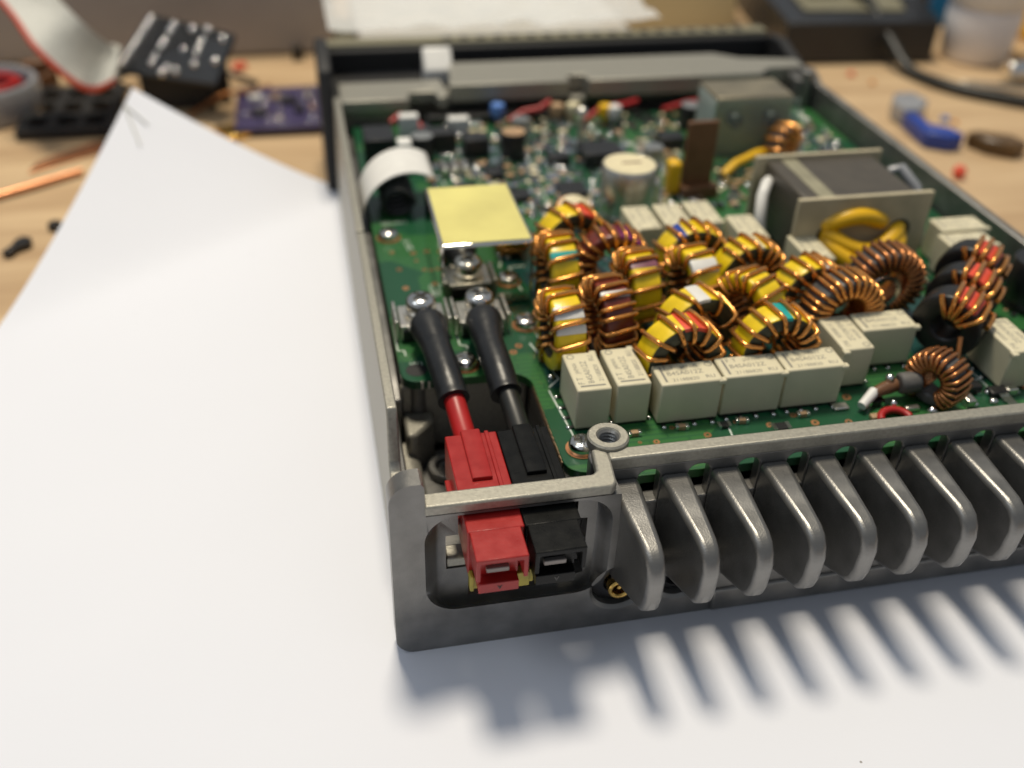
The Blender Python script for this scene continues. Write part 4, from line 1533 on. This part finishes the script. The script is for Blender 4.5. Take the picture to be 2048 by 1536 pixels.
# dark slotted box
db = empty('dark_box', (200, 268, 0))
tag(db, 'black equipment box with pale clutter on its lid at the back', 'equipment box')
b = MB()
b.prism([(-34, -28), (24, -32), (50, 45), (-20, 50)], 0, 15, 'z')
b.build('box_body', 'black', db, bevel=0.8)
b = MB()
b.prism([(-22, -16), (16, -20), (40, 40), (-10, 44)], 15, 16, 'z')
b.build('lid', 'olive_strip', db, bevel=0.3)
for x, y, sx, sy, sz, m_ in [(-8, 2, 14, 9, 3, 'tin'), (14, 10, 10, 12, 4, 'plate'), (24, -2, 10, 5, 3, 'white')]:
    b = MB()
    b.prism([(x - sx / 2, y - sy / 2), (x + sx / 2, y - sy / 3), (x + sx / 2.4, y + sy / 2), (x - sx / 3, y + sy / 2.2)], 16, 16 + sz, 'z')
    b.build('lid_part', m_, db, bevel=0.6)
b = MB()
b.lathe([(0, 0), (10, 0), (10, 24), (9, 26), (0, 26)], (0, 0, 0), 32)
o = thing(b, 'blue_jar', 'ltblue', 'dark blue jar behind the black equipment box', 'jar')
o.location = (0.262, 0.285, 0)
# bottle
bt = empty('white_bottle', (244, 240, 0))
tag(bt, 'white plastic bottle standing on the bench at the back', 'bottle')
b = MB()
b.lathe([(0, 0), (11.0, 0), (12.2, 1.2), (13.5, 15), (13.2, 18.5), (12.0, 19.4)], (0, 0, 0), 40)
b.build('bottle_body', 'bottle', bt)
b = MB()
b.lathe([(12.0, 19.3), (13.6, 20.2), (14.4, 21.5), (14.6, 36), (12, 39), (0, 40)], (0, 0, 0), 40)
b.build('cap', 'white', bt)
b = MB()
b.box(-5, 6, -16, 16, 0, 26)
o = thing(b, 'yellow_case', 'yellow', 'yellow object partly seen beside the white bottle', 'case', bevel=2)
o.location = (0.283, 0.262, 0)
b = MB()
b.box(-30, 30, -4, 6, 0, 60)
o = thing(b, 'black_backing', 'black', 'tall black box behind the white bottle', 'box', bevel=2)
o.location = (0.29, 0.305, 0)
# black cable
b = MB()
b.tube(spline([(205, 330, 17), (207, 300, 18.5), (205, 262, 18.5), (205, 236, 9), (207, 222, 2.4), (212, 207, 2.1), (220, 197, 2.1), (236, 184, 2.1), (260, 168, 2.1)], 8), 2.0, 14)
thing(b, 'black_cable', 'black_wire', 'black cable curving over the dark box and along the wood', 'cable', smooth=60)
# steel rods at the right edge
b = MB()
b.tube([(238, 212, 4.2), (275, 208, 4.2)], [3.6, 3.6], 20)
thing(b, 'steel_rod', 'steel', 'thick bright steel rod beside the white bottle', 'rod', bevel=0.5)
b = MB()
b.prism([(221, 212), (224, 210), (262, 190), (262, 196), (226, 213)], 0.1, 1.2, 'z')
thing(b, 'steel_strip', 'tin', 'flat steel strip beside the black cable', 'strip', bevel=0.2)
# clips and bits on the wood
cl = empty('blue_clip', (181, 170, 0))
tag(cl, 'blue and smoky plastic clip lying on the wood', 'clip')
b = MB()
b.prism([(-4, -9), (2, -13), (7, -12), (6, -6), (1, -2), (2, 6), (-2, 8), (-3, 0)], 0, 5, 'z')
b.build('clip_arm', 'blue', cl, bevel=0.8)
b = MB()
b.prism([(-2, 8), (3, 7), (10, 14), (9, 22), (2, 22), (-2, 15)], 0, 6, 'z')
b.build('clip_head', 'clearish', cl, bevel=0.8)
b = MB()
b.prism([(-7, 5), (-3, 6), (6, 1), (7.5, -5), (2, -7), (-4, -2)], 0, 4.5, 'z')
o = thing(b, 'brown_scrap', 'amber', 'brown translucent scrap lying on the wood beside the blue clip', 'scrap', bevel=0.9)
o.location = (0.1975, 0.156, 0)
b = MB()
b.ball((0, 0, 1.8), 1.9, 10)
o = thing(b, 'red_bead', 'red_mark', 'small red bead on the wood outside the case wall', 'bead')
o.location = (0.1755, 0.1395, 0)
for x, y, r, m_, lb in [(196.3, 181, 1.3, 'lblue', 'pale blue crumb near the blue clip'), (198.4, 178.4, 0.9, 'orange', 'orange crumb near the blue clip'), (186.5, 226, 1.2, 'red_mark', 'red crumb in front of the dark box'), (190, 217, 1.0, 'orange', 'orange crumb near the black cable')]:
    b = MB()
    b.prism([(-r, -r * .6), (r * .7, -r), (r, r * .5), (-r * .4, r)], 0, r, 'z')
    o = thing(b, 'plastic_crumb', m_, lb, 'crumb')
    o.location = (x * S, y * S, 0)

# loose wires among the clutter behind the paper
for P, r, m_, lb in [([(-70, 238, 1), (-58, 246, 5), (-44, 240, 9), (-30, 246, 3), (-20, 240, 1)], 0.9, 'black_wire', 'black hook-up wire looping behind the header board'),
                     ([(-92, 245, 1), (-80, 250, 6), (-66, 244, 10), (-56, 252, 4), (-46, 256, 1)], 0.8, 'brown', 'brown hook-up wire between the reel and the header board'),
                     ([(-40, 214, 1), (-30, 222, 4), (-22, 226, 3), (-16, 236, 1)], 0.7, 'copper_dark', 'dark copper wire end beside the purple board'),
                     ([(-76, 232, 8), (-68, 226, 12), (-60, 222, 9), (-54, 214, 8)], 0.6, 'black_wire', 'thin black wire lying across the plastic lattice')]:
    b = MB()
    b.tube(spline(P, 6), r, 8)
    thing(b, 'hook_up_wire', m_, lb, 'wire', smooth=60)
b = MB()
b.prism([(-3, -2), (2.5, -2.5), (3, 2), (-2, 2.4)], 0, 3, 'z')
o = thing(b, 'yellow_scrap', 'yellow', 'yellow plastic scrap behind the far corner of the case', 'scrap', bevel=0.5)
o.location = (0.163, 0.240, 0)
